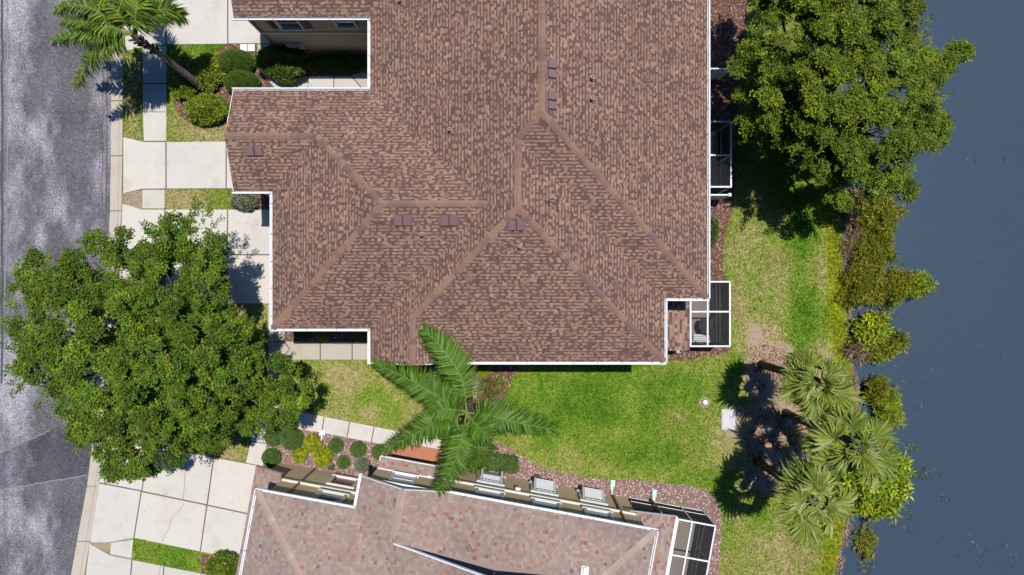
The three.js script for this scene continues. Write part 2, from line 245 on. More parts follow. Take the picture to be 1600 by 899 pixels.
paved('sidewalk', null, [[[222.6, 297], [257.6, 297], [257.6, 326.2], [222.6, 326.2]]], [ct[3]]);
paved('driveway', [[192, 319], [222, 328], [490, 329], [490, 474], [186, 474]], [
  [[191.5, 318.5], [222, 327.8], [257, 327.8], [257, 397.4], [188.5, 397.4]], [[188.4, 399.2], [256.5, 399.2], [256, 474.6], [185.5, 474.6]], [[258.8, 327.8], [355, 327.8], [354.5, 397.4], [258.8, 397.4]], [[258.4, 399.2], [354.3, 399.2], [354, 474.6], [258, 474.6]],
  [[356.6, 327.8], [488, 328.5], [488, 397.4], [356.6, 397.4]], [[356.2, 399.2], [488, 399.2], [488, 474.6], [355.8, 474.6]]], [ct[2], ct[0], ct[0], ct[2], ct[0], ct[2]]);
paved('front_walk', [[418, 476], [489, 476], [489, 519], [600, 533], [620, 562], [446, 562], [419, 640]], [
  [[418.5, 476], [488, 476], [488, 516.8], [418.5, 516.8]], [[419, 518.4], [444.5, 518.4], [444.5, 533.2], [419.5, 533.2]], [[419.5, 534.6], [443, 534.6], [452, 545], [440, 563], [420, 563]],
  [[445.8, 534], [499.8, 534], [499.8, 562.3], [442.5, 562.3], [453.5, 545]], [[501.4, 534], [549.6, 534], [549.6, 562.3], [501.4, 562.3]], [[551.2, 534], [620, 534], [620, 562.3], [551.2, 562.3]],
  [[419.5, 564.4], [441, 564.4], [434, 610], [415, 606]], [[414.6, 607.6], [433.6, 611.6], [424, 634], [405, 648]]], [walkTone, walkTone, walkTone, walkTone, walkTone, walkTone, ct[3]]);
paved('sidewalk', [[222, 476], [258, 476], [254, 560], [237, 694], [204, 688], [220, 560]], [[[222, 476.2], [257, 476.2], [253.5, 560], [219, 558]], [[218.8, 559.6], [253.3, 561.6], [246, 628], [211, 624]], [[210.7, 625.6], [245.7, 629.6], [236, 695], [203, 690]]], [ct[3]]);
paved('driveway', [[158, 702], [236, 695], [442, 734], [420, 880], [211, 841], [172, 846], [142, 846]], [
  [[160, 701], [233.5, 695.5], [221.3, 766.3], [152.5, 753]], [[152, 755], [220.3, 768], [208.6, 841], [172, 847.4], [141.5, 847.4]], [[235, 697], [333.4, 714.6], [323.2, 788], [222.6, 767]], [[221.8, 769], [322.6, 790], [312.3, 861.6], [210.4, 840.6]],
  [[335, 715.2], [441, 735], [431, 811], [325, 788.6]], [[324.4, 790.4], [430, 813], [420, 881], [314, 862]]], [ct[2], ct[0], ct[0], ct[2], ct[2], ct[0]]);
paved('sidewalk', null, [[[173.5, 848.2], [208.6, 842.8], [205.6, 872.8], [172.5, 866]]], [ct[0]]);
paved('driveway', [[141, 850], [171, 866], [206, 874], [313, 896], [316, 1000], [118, 1000]], [[[140.5, 849.6], [171.5, 867.4], [205.8, 874.4], [198, 960], [127, 960]], [[207.6, 875], [256, 884.6], [249, 960], [200, 960]], [[257.6, 885], [313.5, 896], [308, 960], [250.6, 960]], [[315, 896.4], [420, 916], [412, 960], [309.6, 960]]], [ct[1], ct[3], ct[3], ct[1]]);
paved('garden_walk', [[402, 651], [421, 634], [662, 683], [656, 706], [421, 664], [411, 728], [384, 723]], [
  [[404.5, 649.5], [420.6, 664.6], [416.6, 692.6], [392.6, 689]], [[392.2, 690.4], [416.4, 694], [411, 728.5], [384.4, 723]], [[406, 649], [424, 634], [506, 651], [502.3, 676], [421.8, 663.6]], [[507.4, 651.4], [545.8, 659], [541.4, 683.6], [503.7, 676.4]],
  [[547.2, 659.3], [584, 666.4], [579.6, 691], [542.8, 684]], [[585.4, 666.7], [661, 682], [656, 706], [581, 691.3]], [[662.4, 682.3], [690, 688], [684, 714], [657.4, 706.3]]], [ct[0], ct[2], ct[2], ct[0], ct[2], ct[0], ct[2]]);
paved('courtyard_walk', [[402, 70], [408, 70], [409, 100], [425, 118], [600, 119], [600, 165], [432, 165], [404, 110]], [
  [[402.5, 69.6], [440, 69.6], [440, 84], [409, 84], [408.5, 96], [414, 106], [405, 109], [401, 96]], [[405.6, 110], [414.8, 107], [425, 117.6], [442, 121], [442, 165], [436, 165], [430, 138]], [[443.4, 121], [481, 120], [481, 165], [443.4, 165]], [[482.4, 119.6], [521, 119.6], [521, 165], [482.4, 165]], [[522.4, 119.6], [548, 119.6], [566, 140], [566, 165], [522.4, 165]], [[549.5, 119], [576, 101], [610, 101], [610, 165], [567.4, 165], [567.4, 139.4]]], [walkTone, ct[3], ct[3], ct[1], ct[3], walkTone]);
// ---------------------------------------------------------------- planting beds with mulch and river rock
const mulchTones = [[0.2, 0.085, 0.05], [0.27, 0.125, 0.075], [0.14, 0.06, 0.04], [0.36, 0.2, 0.13], [0.1, 0.045, 0.035], [0.42, 0.28, 0.2]];
const rockTones = [[0.36, 0.2, 0.17], [0.46, 0.28, 0.24], [0.3, 0.16, 0.14], [0.56, 0.42, 0.36], [0.2, 0.12, 0.11], [0.62, 0.52, 0.46], [0.4, 0.22, 0.16]];
const litterTones = [[0.3, 0.21, 0.13], [0.2, 0.13, 0.08], [0.4, 0.3, 0.2], [0.13, 0.085, 0.06], [0.26, 0.13, 0.085]];
const beds = [ // name of what lies there, tones, size, per square metre, outline
  ['mulch', mulchTones, 0.085, 95, [[1100, -60], [1172, -60], [1160, 80], [1152, 200], [1146, 320], [1132, 372], [1130, 420], [1136, 445], [1100, 445]]],
  ['mulch', mulchTones, 0.085, 110, [[1000, 540], [1138, 541], [1130, 552], [1100, 556], [1082, 562], [1044, 564], [1000, 562]]],
  ['litter', mulchTones, 0.1, 120, [[1168, 546], [1196, 540], [1228, 548], [1236, 580], [1258, 606], [1282, 640], [1290, 672], [1262, 690], [1246, 712], [1218, 730], [1208, 756], [1182, 772], [1164, 744], [1166, 690], [1158, 660], [1174, 628], [1182, 590]]],
  ['mulch', mulchTones, 0.08, 110, [[650, 555], [806, 570], [800, 592], [788, 624], [770, 634], [744, 636], [736, 606], [712, 588], [690, 586], [650, 580]]],
  ['river_rock', rockTones, 0.075, 150, [[690, 716], [716, 690], [744, 682], [776, 690], [800, 702], [826, 720], [856, 734], [900, 744], [950, 750], [1000, 751], [1050, 757], [1096, 763], [1116, 778], [1128, 806], [1126, 850], [1118, 930], [1090, 930], [1096, 800], [975, 778], [850, 756], [740, 736]]],
  ['river_rock', rockTones, 0.075, 150, [[414, 696], [421, 665], [462, 668], [503, 677], [541, 685], [582, 692], [604, 697], [640, 706], [612, 734], [604, 752], [560, 746], [500, 736], [440, 724], [414, 727]]],
  ['mulch', mulchTones, 0.08, 110, [[446, 496], [600, 496], [600, 532.5], [446, 532.5]]],
  ['mulch', mulchTones, 0.085, 95, [[280, 104], [310, 88], [334, 84], [350, 72], [356, 70], [400, 70], [400, 96], [404, 112], [430, 142], [430, 165], [360, 165], [358, 190], [330, 200], [292, 190], [272, 166], [272, 130]]],
  ['mulch', mulchTones, 0.08, 110, [[362, 298], [486, 298], [486, 326.5], [362, 326.5]]],
  ['mulch', mulchTones, 0.08, 110, [[441, 83], [612, 83], [612, 100], [576, 100], [548, 118], [444, 119.5], [426, 116], [416, 106], [410, 96], [410, 85.5]]],
  ['litter', litterTones, 0.06, 80, [[193.5, 304.5], [221.5, 297.5], [221.5, 325.6], [193.5, 316.5]]],
  ['litter', litterTones, 0.06, 80, [[142.5, 848.8], [172, 848.8], [171.6, 865.8]]],
  ['mulch', mulchTones, 0.08, 110, [[315, 866], [372, 872], [370, 915], [314, 898]]],
];
const chipGeo = (() => { const g = new THREE.IcosahedronGeometry(0.5, 0); g.scale(1, 0.45, 0.6); return g; })();
const bladeTuft = (() => { const s = new Soup(); for (let k = 0; k < 6; k++) { const a = k * 1.05 + rnd(), d = V(Math.cos(a), 0, Math.sin(a)), q = V(-d.z, 0, d.x).multiplyScalar(0.12), b = d.clone().multiplyScalar(0.12), t = d.clone().multiplyScalar(rr(0.5, 1)).setY(rr(0.5, 0.95)); s.tri(b.clone().add(q), b.clone().sub(q), t, [1, 1, 1]); } return s.geo(); })();
function scatter(name, geo, mat, list, parent = scene) { // list of [position, scale vector, quaternion, colour]
  const o = shade(new THREE.InstancedMesh(geo, mat, list.length)); o.name = parent === scene ? numbered(name) : name; o.userData = { kind: 'stuff' };
  const m = new THREE.Matrix4(), c = new THREE.Color();
  list.forEach(([p, s, q, k], i) => { o.setMatrixAt(i, m.compose(p, q, s)); o.setColorAt(i, c.setRGB(...k)); }); parent.add(o); return o;
}
const qRand = () => new THREE.Quaternion().setFromEuler(new THREE.Euler(rr(0, 6.28), rr(0, 6.28), rr(0, 6.28)));
const qYaw = (tilt = 0.3) => new THREE.Quaternion().setFromEuler(new THREE.Euler(rr(-tilt, tilt), rr(0, 6.28), rr(-tilt, tilt), 'XYZ'));
const pick = (a) => a[Math.floor(rnd() * a.length)];
{
  const chips = { mulch: [], river_rock: [], litter: [] };
  beds.forEach(([kind, tones, size, dens, o0], bi) => {
    const o = o0.length > 6 ? smooth(o0, 3) : o0;
    if (kind !== 'litter') { struct('planting_bed', sheet(o, 0.012 + 0.004 * (bi % 2)), kind === 'river_rock' ? std(0.17, 0.105, 0.09, 0.95) : std(0.1, 0.055, 0.04, 0.95)); noGrass.push(o); }
    const [x0, y0, x1, y1] = bounds(o), n = (x1 - x0) * (y1 - y0) / S / S * dens * (kind === 'litter' ? 1 : 1.6);
    for (let i = 0; i < n; i++) {
      const x = rr(x0, x1), y = rr(y0, y1), fray = kind === 'litter' ? 0 : 2; if (!inside(o, x + rr(-fray, fray), y + rr(-fray, fray)) || y < -50) continue;
      if (kind === 'litter' && n2(x / 14, y / 14) < 0.42) continue;
      const p = G(x, y).setY(0.03), s = size * rr(0.6, 1.4), k = pick(tones), f = rr(0.8, 1.2);
      chips[kind].push([p, V(s * rr(0.8, kind === 'river_rock' ? 1.3 : 2), s * 0.7, s), qYaw(0.5), [k[0] * f, k[1] * f, k[2] * f]]);
    }
  });
  // loose litter along the foot of the bank
  for (let i = 0; i < 2600; i++) { const y = rr(285, 900), e = rr(0, 1), w = y < 480 ? 34 : 14; if (n2(e * 3, y / 18) < 0.45) continue; const k = pick(litterTones); chips.litter.push([G(shoreX(y) + e * w, y).setY(-0.2 * Math.min(1, e * w / 12) + 0.03), V(rr(0.06, 0.2), 0.04, rr(0.05, 0.1)), qYaw(0.5), k]); }
  // leaves dropped on the pavement round the street tree
  for (let i = 0; i < 420; i++) { const a = rr(0, 6.283), r = Math.pow(rnd(), 0.6); const x = 300 + Math.cos(a) * r * 190, y = 560 + Math.sin(a) * r * 260; chips.litter.push([G(x, y).setY(0.066), V(rr(0.05, 0.11), 0.015, rr(0.03, 0.06)), qYaw(0.1), pick(litterTones)]); }
  scatter('bark_mulch', chipGeo, M.chip, chips.mulch); scatter('river_rock', chipGeo, M.chip, chips.river_rock); scatter('leaf_litter', chipGeo, M.chip, chips.litter);
}

// ---------------------------------------------------------------- roofs
const E = 5.94, SL = 0.42;
class Roof {
  constructor(wings) { this.w = wings; this.keys = [...new Set(wings.flatMap((w) => w.p))]; }
  static d(key, x, z) { const e = +key.slice(1); return key[0] === 'W' ? x - e : key[0] === 'E' ? e - x : key[0] === 'N' ? z - e : e - z; }
  env(x, z) { let h = -1, key = ''; for (const w of this.w) { if (x < w.b[0] - 1e-4 || x > w.b[1] + 1e-4 || z < w.b[2] - 1e-4 || z > w.b[3] + 1e-4) continue; let m = 99, mk = ''; for (const k of w.p) { const d = Roof.d(k, x, z); if (d < m - 1e-6) { m = d; mk = k; } } if (m > h + 1e-6) { h = m; key = mk; } } return [E + SL * h, h < -0.01 ? '' : key]; }
  xz(key, t, d) { const e = +key.slice(1); return key[0] === 'W' ? [e + d, t] : key[0] === 'E' ? [e - d, t] : key[0] === 'N' ? [t, e + d] : [t, e - d]; }
  pt(key, t, d, lift) { const [x, z] = this.xz(key, t, d); return V(x, E + SL * d + lift, z); }
  has(key, t, d) { const [x, z] = this.xz(key, t, d); return this.env(x, z)[1] === key; }
  runs(key, d, t0, t1) {
    const r = []; let on = false, s = 0; const st = 0.06;
    const fine = (a, b) => { const v = this.has(key, a, d); for (let i = 0; i < 9; i++) { const m = (a + b) / 2; if (this.has(key, m, d) === v) a = m; else b = m; } return (a + b) / 2; };
    for (let t = t0; t <= t1; t += st) { const v = this.has(key, t, d); if (v && !on) { s = t === t0 ? t : fine(t - st, t); on = true; } else if (!v && on) { r.push([s, fine(t - st, t)]); on = false; } }
    if (on) r.push([s, t1]); return r;
  }
  lay(ex, box4, style, view = () => true) { // courses of shingles; returns [shingles, deck]
    const sh = new Soup(), dk = new Soup();
    const face = (s, a, b, c, d, k) => { const n = b.clone().sub(a).cross(c.clone().sub(a)); if (n.y < 0) s.quad(a, d, c, b, k); else s.quad(a, b, c, d, k); };
    for (const key of this.keys) {
      const alongX = key[0] === 'N' || key[0] === 'S', t0 = alongX ? box4[0] : box4[2], t1 = alongX ? box4[1] : box4[3];
      for (let k = 0; k * ex < 9.5; k++) {
        const d0 = k ? k * ex : 0.045, d1 = (k + 1) * ex, low = this.runs(key, d0 + 0.003, t0, t1), top = this.runs(key, d1 - 0.003, t0, t1);
        for (const [a, b] of this.runs(key, (d0 + d1) / 2, t0, t1)) {
          const m = (a + b) / 2, l = low.find((q) => q[0] <= m && q[1] >= m) || [a, b], u = top.find((q) => q[0] <= m && q[1] >= m) || [a, b];
          const near = (q, w) => [Math.abs(q[0] - w[0]) < 0.5 ? q[0] : w[0], Math.abs(q[1] - w[1]) < 0.5 ? q[1] : w[1]], L = near(l, [a, b]), U = near(u, [a, b]);
          face(dk, this.pt(key, L[0], d0, -0.012), this.pt(key, L[1], d0, -0.012), this.pt(key, U[1], d1, -0.012), this.pt(key, U[0], d1, -0.012), [0.1, 0.065, 0.055]);
          const cl = (t, q) => clamp(t, q[0], q[1]); let t = Math.min(L[0], U[0]) - rnd() * 0.3; const end = Math.max(L[1], U[1]);
          while (t < end) {
            const seg = style(key, k, t, this.xz(key, t, d0)), t2 = t + seg.w, fl = 0.002;
            const A0 = cl(t, L), A1 = cl(t2, L), B0 = cl(t, U), B1 = cl(t2, U);
            if (A1 - A0 > 0.004 || B1 - B0 > 0.004) {
              if (seg.split) {
                const f = seg.split, y = lerp(seg.lift, fl, f), P0 = lerp(A0, B0, f), P1 = lerp(A1, B1, f), dm = lerp(d0, d1, f);
                face(sh, this.pt(key, A0, d0, seg.lift), this.pt(key, A1, d0, seg.lift), this.pt(key, P1, dm, y), this.pt(key, P0, dm, y), seg.c2);
                face(sh, this.pt(key, P0, dm, y), this.pt(key, P1, dm, y), this.pt(key, B1, d1, fl), this.pt(key, B0, d1, fl), seg.c);
              } else face(sh, this.pt(key, A0, d0, seg.lift), this.pt(key, A1, d0, seg.lift), this.pt(key, B1, d1, fl), this.pt(key, B0, d1, fl), seg.c);
              sh.quad(this.pt(key, A0, d0, -0.01), this.pt(key, A1, d0, -0.01), this.pt(key, A1, d0, seg.lift), this.pt(key, A0, d0, seg.lift), seg.c);
            }
            t = t2;
          }
        }
      }
    }
    return [sh.geo(3), dk.geo()];
  }
  caps(parent, lines, mats, step = 0.235, w = 0.165) {
    for (const [x0, z0, x1, z1] of lines) {
      const a = V(x0, 0, z0), b = V(x1, 0, z1), L = a.distanceTo(b), d = b.clone().sub(a).normalize(), n = V(-d.z, 0, d.x), h = (p) => this.env(p.x, p.z)[0];
      const mid = a.clone().lerp(b, 0.5), hm = h(mid), hl = h(mid.clone().addScaledVector(n, w)) - hm, hr = h(mid.clone().addScaledVector(n, -w)) - hm, rise = (h(b.clone().addScaledVector(d, -0.02)) - h(a.clone().addScaledVector(d, 0.02))) / (L - 0.04);
      const cnt = Math.max(1, Math.round(L / step)), len = L / cnt, s = new Soup(), k = [1, 1, 1], up = 0.034;
      const P = (t, side, y) => d.clone().multiplyScalar(t).addScaledVector(n, side * w).setY(rise * t + (side > 0 ? hl : side < 0 ? hr : 0.012) + y);
      const lo = -len / 2 - 0.006, hi = len / 2 + 0.015, flip = rise > 0, ya = flip ? up : up - 0.014, yb = flip ? up - 0.014 : up;
      for (const sd of [1, -1]) { s.quad(P(lo, 0, ya), P(hi, 0, yb), P(hi, sd, yb), P(lo, sd, ya), k); s.quad(P(lo, sd, ya), P(hi, sd, yb), P(hi, sd, -0.01), P(lo, sd, -0.01), k); s.quad(P(lo, 0, ya), P(lo, sd, ya), P(lo, sd, ya - 0.02), P(lo, 0, ya - 0.02), k); s.quad(P(hi, 0, yb), P(hi, sd, yb), P(hi, sd, yb - 0.02), P(hi, 0, yb - 0.02), k); }
      const g = s.geo(3); let mi = 0;
      for (let i = 0; i < cnt; i++) { if (rnd() < 0.72) mi = Math.floor(rnd() * mats.length); const o = part('ridge_cap', g, mats[mi], parent), p = a.clone().lerp(b, (i + 0.5) / cnt); o.position.set(p.x, hm + rise * ((i + 0.5) / cnt - 0.5) * L, p.z); }
    }
  }
  at(px, py, inv = (p) => p) { let h = E + 1, p, key; for (let i = 0; i < 14; i++) { p = inv(G(px, py, h)); [h, key] = this.env(p.x, p.z); } return [V(p.x, h, p.z), key]; }
}
const tilt = (key) => { const g = new THREE.Object3D(), a = Math.atan(SL); g.rotation.set(key[0] === 'S' ? a : key[0] === 'N' ? -a : 0, 0, key[0] === 'W' ? a : key[0] === 'E' ? -a : 0); return g.quaternion; };
function ventAt(roof, parent, px, py, inv) { const [p, key] = roof.at(px, py, inv), o = part('roof_vent', merge([rbox(0.36, 0.1, 0.4, 0.03, 0, 0.09, 0), box(0.46, 0.012, 0.5, 0, 0.02, -0.02), box(0.3, 0.05, 0.34, 0, 0.045, 0)]), M.vent, parent); o.position.copy(p); o.quaternion.copy(tilt(key)); if (key[0] === 'W' || key[0] === 'E') o.rotateY(Math.PI / 2); }
function pipeAt(roof, parent, px, py, k = 1, inv) {
  const [p, key] = roof.at(px, py, inv), o = part('vent_pipe', merge([new THREE.CylinderGeometry(0.075 * k, 0.085 * k, 0.34 * k, 12, 1).translate(0, 0.15 * k, 0), new THREE.TorusGeometry(0.066 * k, 0.016 * k, 6, 12).rotateX(Math.PI / 2).translate(0, 0.32 * k, 0)]), M.pipe, parent); o.position.copy(p); part('pipe_mouth', new THREE.CylinderGeometry(0.055 * k, 0.055 * k, 0.01, 10).translate(0, 0.322 * k, 0), M.black, parent).position.copy(p);  // the pipe is solid; a black disc stands for the shade inside its opening
  const f = part('boot', new THREE.CylinderGeometry(0.1 * k, 0.17 * k, 0.08 * k, 14).translate(0, 0.03 * k, 0), M.lead, parent); f.position.copy(p); f.quaternion.copy(tilt(key));
}
function gutter(parent, x0, z0, x1, z1, nx, nz, y = E, col = M.white) {
  const a = V(x0, 0, z0), b = V(x1, 0, z1), L = a.distanceTo(b), g = new THREE.Group(); const d = b.clone().sub(a).normalize();
  // along local x, outwards local z
  const geo = merge([box(L + 0.1, 0.012, 0.13, 0, y - 0.1, 0), box(L + 0.1, 0.115, 0.014, 0, y - 0.045, 0.068), box(L + 0.1, 0.016, 0.05, 0, y + 0.017, 0.058), box(L + 0.1, 0.1, 0.012, 0, y - 0.052, -0.06)]);
  const m = new THREE.Matrix4().makeBasis(V(nz, 0, -nx), V(0, 1, 0), V(nx, 0, nz)).setPosition((x0 + x1) / 2, 0, (z0 + z1) / 2);
  const o = part('gutter', geo.applyMatrix4(m), col, parent), hg = box(0.03, 0.012, 0.13).applyMatrix4(m.clone().setPosition(0, 0, 0)), n = Math.max(1, Math.round(L / 1.25));
  for (let i = 0; i < n; i++) { const h = part('hanger', hg, M.gutterGrey, o), p = a.clone().lerp(b, clamp((i + 0.5 + rr(-0.15, 0.15)) / n)); h.position.set(p.x, y + 0.024, p.z); }
  return o;
}
function prism(pts, y0, y1) { const s = new THREE.Shape(pts.map(([x, z]) => new THREE.Vector2(x, -z))); return new THREE.ExtrudeGeometry(s, { depth: y1 - y0, bevelEnabled: false }).rotateX(-Math.PI / 2).translate(0, y0, 0); }
function windowOn(parent, x, z, y0, w, h, face, o = {}) { // face: outward normal along z (+1 or -1)
  const t = o.trim ?? 0.14, d = 0.06 * face, fr = part('window', merge([box(w + 2 * t, t, 0.1, x, y0 + h + t / 2, z + d), box(w + 2 * t + 0.1, t, 0.14, x, y0 - t / 2, z + d * 1.3), box(t, h, 0.1, x - w / 2 - t / 2, y0 + h / 2, z + d), box(t, h, 0.1, x + w / 2 + t / 2, y0 + h / 2, z + d)]), o.mat ?? M.trimCream, parent);
  if (o.blind) { part('blind', box(w - 0.04, h * 0.82, 0.02, x, y0 + h * 0.59, z + 0.016 * face), M.blind, fr); for (let i = 0; i < 7; i++) part('slat', box(w - 0.1, 0.03, 0.02, x, y0 + 0.1 + i * 0.035, z + 0.02 * face), M.trimDark, fr); }
  part('pane', box(w, h, 0.012, x, y0 + h / 2, z + 0.008 * face), o.pane ?? M.glass, fr);
  part('sash', merge([box(w, 0.05, 0.03, x, y0 + h / 2, z + 0.035 * face), box(0.05, h, 0.03, x - w / 2 + 0.025, y0 + h / 2, z + 0.037 * face), box(0.05, h, 0.03, x + w / 2 - 0.025, y0 + h / 2, z + 0.037 * face)]), o.sash ?? M.white, fr);
  if (o.shutters) for (const s of [-1, 1]) part('shutter', merge([box(0.36, h + 0.1, 0.05, x + s * (w / 2 + t + 0.22), y0 + h / 2, z + 0.035 * face), ...Array.from({ length: 7 }, (_, i) => box(0.26, 0.1, 0.02, x + s * (w / 2 + t + 0.22), y0 + 0.12 + i * h / 7, z + 0.07 * face))]), M.shutter, fr);
  return fr;
}
const downspout = (parent, x, z, nz, mat, foot = 0.5) => { const p = (dz, y) => V(x, y, z + nz * dz); return part('downspout', merge([bar(p(0.06, 5.2), p(0.06, 0.2), 0.08, 0.1), bar(p(0.3, 5.82), p(0.06, 5.2), 0.08, 0.1), bar(p(0.06, 0.22), p(foot, 0.1), 0.08, 0.08)]), mat, parent); };
// ---------------------------------------------------------------- the large brown-roofed house
const tans = [[0.257, 0.153, 0.103], [0.228, 0.135, 0.093], [0.283, 0.174, 0.118], [0.247, 0.149, 0.106], [0.308, 0.197, 0.139]], browns = [[0.123, 0.065, 0.052], [0.106, 0.057, 0.048], [0.143, 0.077, 0.059], [0.117, 0.067, 0.059]];
const capMats = [[0.235, 0.14, 0.092], [0.21, 0.13, 0.092], [0.185, 0.115, 0.09], [0.16, 0.1, 0.084], [0.25, 0.152, 0.098], [0.225, 0.122, 0.082]].map((c) => new THREE.MeshStandardMaterial({ color: C(...c), roughness: 0.94, bumpMap: T.grain, bumpScale: 0.003 }));
{
  const roof = new Roof([
    { b: [-6.77, 9.32, -19, 0.55], p: ['W-6.77', 'E9.32', 'S0.55'] }, { b: [-6.77, 7.285, -19, 3.567], p: ['W-6.77', 'E7.285', 'S3.567'] }, { b: [-6.77, -2.43, 0, 3.6], p: ['W-6.77', 'E-2.43'] },
    { b: [-11.41, 2, -9.4, 1.99], p: ['W-11.41', 'N-9.4', 'S1.99'] }, { b: [-13.24, -6, -9.4, -4.54], p: ['N-9.4', 'S-4.54'] },
    { b: [-11.41, 2, -19, -12.78], p: ['W-11.41', 'S-12.78', 'N-24.2'] }, { b: [-13.24, -6, -17.64, -12.78], p: ['S-12.78', 'N-17.64'] }]);
  const house = thing('townhouse', 'large tan townhouse under a brown laminated shingle roof with white gutters, filling the centre', 'house');
  const foot = [[-12.86, -17.3], [-12.86, -13.06], [-6.45, -13.06], [-6.45, -9.1], [-12.86, -9.1], [-12.86, -4.84], [-11.1, -4.84], [-11.1, 1.69], [-6.45, 1.69], [-6.45, 3.27], [6.98, 3.27], [6.98, 0.25], [9.0, 0.25], [9.0, -18.9], [-11.1, -18.9], [-11.1, -17.3]];
  const eave = [[-13.2, -17.6], [-13.2, -12.82], [-6.8, -12.82], [-6.8, -9.36], [-13.2, -9.36], [-13.2, -4.58], [-11.37, -4.58], [-11.37, 1.95], [-6.73, 1.95], [-6.73, 3.53], [7.24, 3.53], [7.24, 0.51], [9.28, 0.51], [9.28, -19], [-11.37, -19], [-11.37, -17.6]];
  const wall = part('wall', prism(foot, 0, 5.8), M.tan, house);
  part('soffit', prism(eave, 5.8, 5.83), M.whiteFlat, house);
  let alt = false;
  const [sg, dg] = roof.lay(0.146, [-13.3, 9.4, -19, 3.6], (key, k, t, [x, z]) => {
    const drift = 0.95 + 0.12 * (n2(x / 2.2 + 5, z / 2.2) - 0.5) + 0.12 * (n2(x * 1.3, z * 1.3 + 9) - 0.5), f = drift * rr(0.93, 1.07), sc = (c) => [c[0] * f, c[1] * f, c[2] * f];
    alt = !alt;
    const T1 = () => sc(pick(tans)), B1 = () => sc(pick(browns));
    if (alt) return { w: rr(0.13, 0.21), lift: 0.02, split: 0.56, c2: rnd() < 0.9 ? T1() : B1(), c: rnd() < 0.2 ? T1() : B1() };
    return { w: rr(0.09, 0.16), lift: 0.008, split: 0.45, c2: rnd() < 0.4 ? T1() : B1(), c: rnd() < 0.12 ? T1() : B1() };
  });
  const rf = part('roof', dg, M.deck, house), sh = part('shingles', sg, M.shingle, rf); sh.userData.kind = 'stuff';
  roof.caps(rf, [[1.275, -18.9, 1.275, -7.5], [1.275, -7.5, 9.26, 0.49], [1.275, -7.5, 0.26, -6.48], [0.26, -6.46, 0.26, -3.46], [0.26, -3.46, 7.22, 3.5], [0.26, -3.46, -4.6, 1.4], [-4.6, 1.4, -4.6, 3.58], [-5.715, -3.705, -1.08, -3.705], [-5.715, -3.705, -11.35, 1.93], [-5.715, -3.705, -8.98, -6.97], [-13.22, -6.97, -8.98, -6.97]], capMats, 0.25, 0.145);
  for (const [x, y] of [[862, 101], [862, 116], [862, 150.5], [862, 165], [391.5, 236], [405, 236], [623, 345], [636.5, 345], [695, 345], [708.5, 345], [800, 352.5], [813.5, 352.5]]) ventAt(roof, rf, x, y);
  for (const [x, y, k] of [[703, 204, 1], [925, 123.5, 1.1], [925, 156, 1.1], [660, 367, 1], [812, 386, 1], [745, 463, 0.9], [768, 463, 0.9], [626, 3, 1], [1013, 127.5, 0.5], [880, 357.5, 0.5]]) pipeAt(roof, rf, x, y, k);
  { const p = [[-11.1, 5.8]]; for (let x = -11.1; x <= 9.01; x += 0.15) p.push([x, roof.env(x, -18.9)[0] - 0.05]); p.push([9, 5.8]); part('rear_wall', new THREE.ExtrudeGeometry(new THREE.Shape(p.map(([x, y]) => new THREE.Vector2(x, y))), { depth: 0.1, bevelEnabled: false }).translate(0, 0, -18.9), M.tan, house); }
  // gable ends and their trim
  const y1 = (w) => E + SL * w - 0.06;
  part('gable_wall', prism([[-6.45, 3.06], [-6.45, 3.26], [-2.75, 3.26], [-2.75, 3.06]], 5.83, 5.9), M.tan, house);
  for (const [f, a, b, m] of [['x', -9.4, -4.54, -13.24], ['x', -17.64, -12.78, -13.24], ['z', -6.77, -2.43, 3.6]]) {
    const c = (a + b) / 2, w = (b - a) / 2, P = (t, y, o) => f === 'x' ? V(m + o, y, t) : V(t, y, m - o);
    for (const q of [a, b]) part('rake_board', bar(P(q, E - 0.07, 0.02), P(c, y1(w) - 0.03, 0.02), 0.04, 0.17), M.band, house);
    const s = new Soup(); s.tri(P(a + 0.3, E - 0.11, 0.38), P(b - 0.3, E - 0.11, 0.38), P(c, y1(w - 0.1), 0.38), [1, 1, 1]); part('gable_wall', s.geo(0.3), new THREE.MeshStandardMaterial({ color: C(0.44, 0.385, 0.3), roughness: 0.95, side: THREE.DoubleSide }), house);
  }
  for (const g of [[-13.24, -12.78, -6.77, -12.78, 0, 1], [-6.77, -12.72, -6.77, -9.46, -1, 0], [-13.24, -9.4, -6.77, -9.4, 0, -1], [-13.24, -4.54, -11.41, -4.54, 0, 1], [-11.41, -4.48, -11.41, 1.99, -1, 0], [-11.41, 1.99, -6.77, 1.99, 0, 1], [-6.77, 2.05, -6.77, 3.6, -1, 0], [-2.5, 3.567, 7.285, 3.567, 0, 1], [7.285, 0.61, 7.285, 3.5, 1, 0], [7.34, 0.55, 9.32, 0.55, 0, 1], [9.32, -19, 9.32, 0.48, 1, 0]]) gutter(house, ...g);
  // courtyard wall: band, corner boards, shuttered window, meters
  part('belly_band', box(6.4, 0.2, 0.06, -9.65, 3.3, -13.03), M.band, house);
  part('corner_board', merge([box(0.16, 5.7, 0.05, -12.78, 2.9, -13.035), box(0.05, 5.7, 0.16, -12.885, 2.9, -13.12)]), M.trimDark, house);
  downspout(house, -6.95, -13.06, 1, M.trimDark, 0.3);
  windowOn(house, -11.0, -13.06, 4.0, 1.05, 1.4, 1, { shutters: true, mat: M.whiteFlat, trim: 0.08 });
  windowOn(house, -8.2, -13.06, 4.3, 0.9, 1.2, 1, { mat: M.whiteFlat, trim: 0.08 });
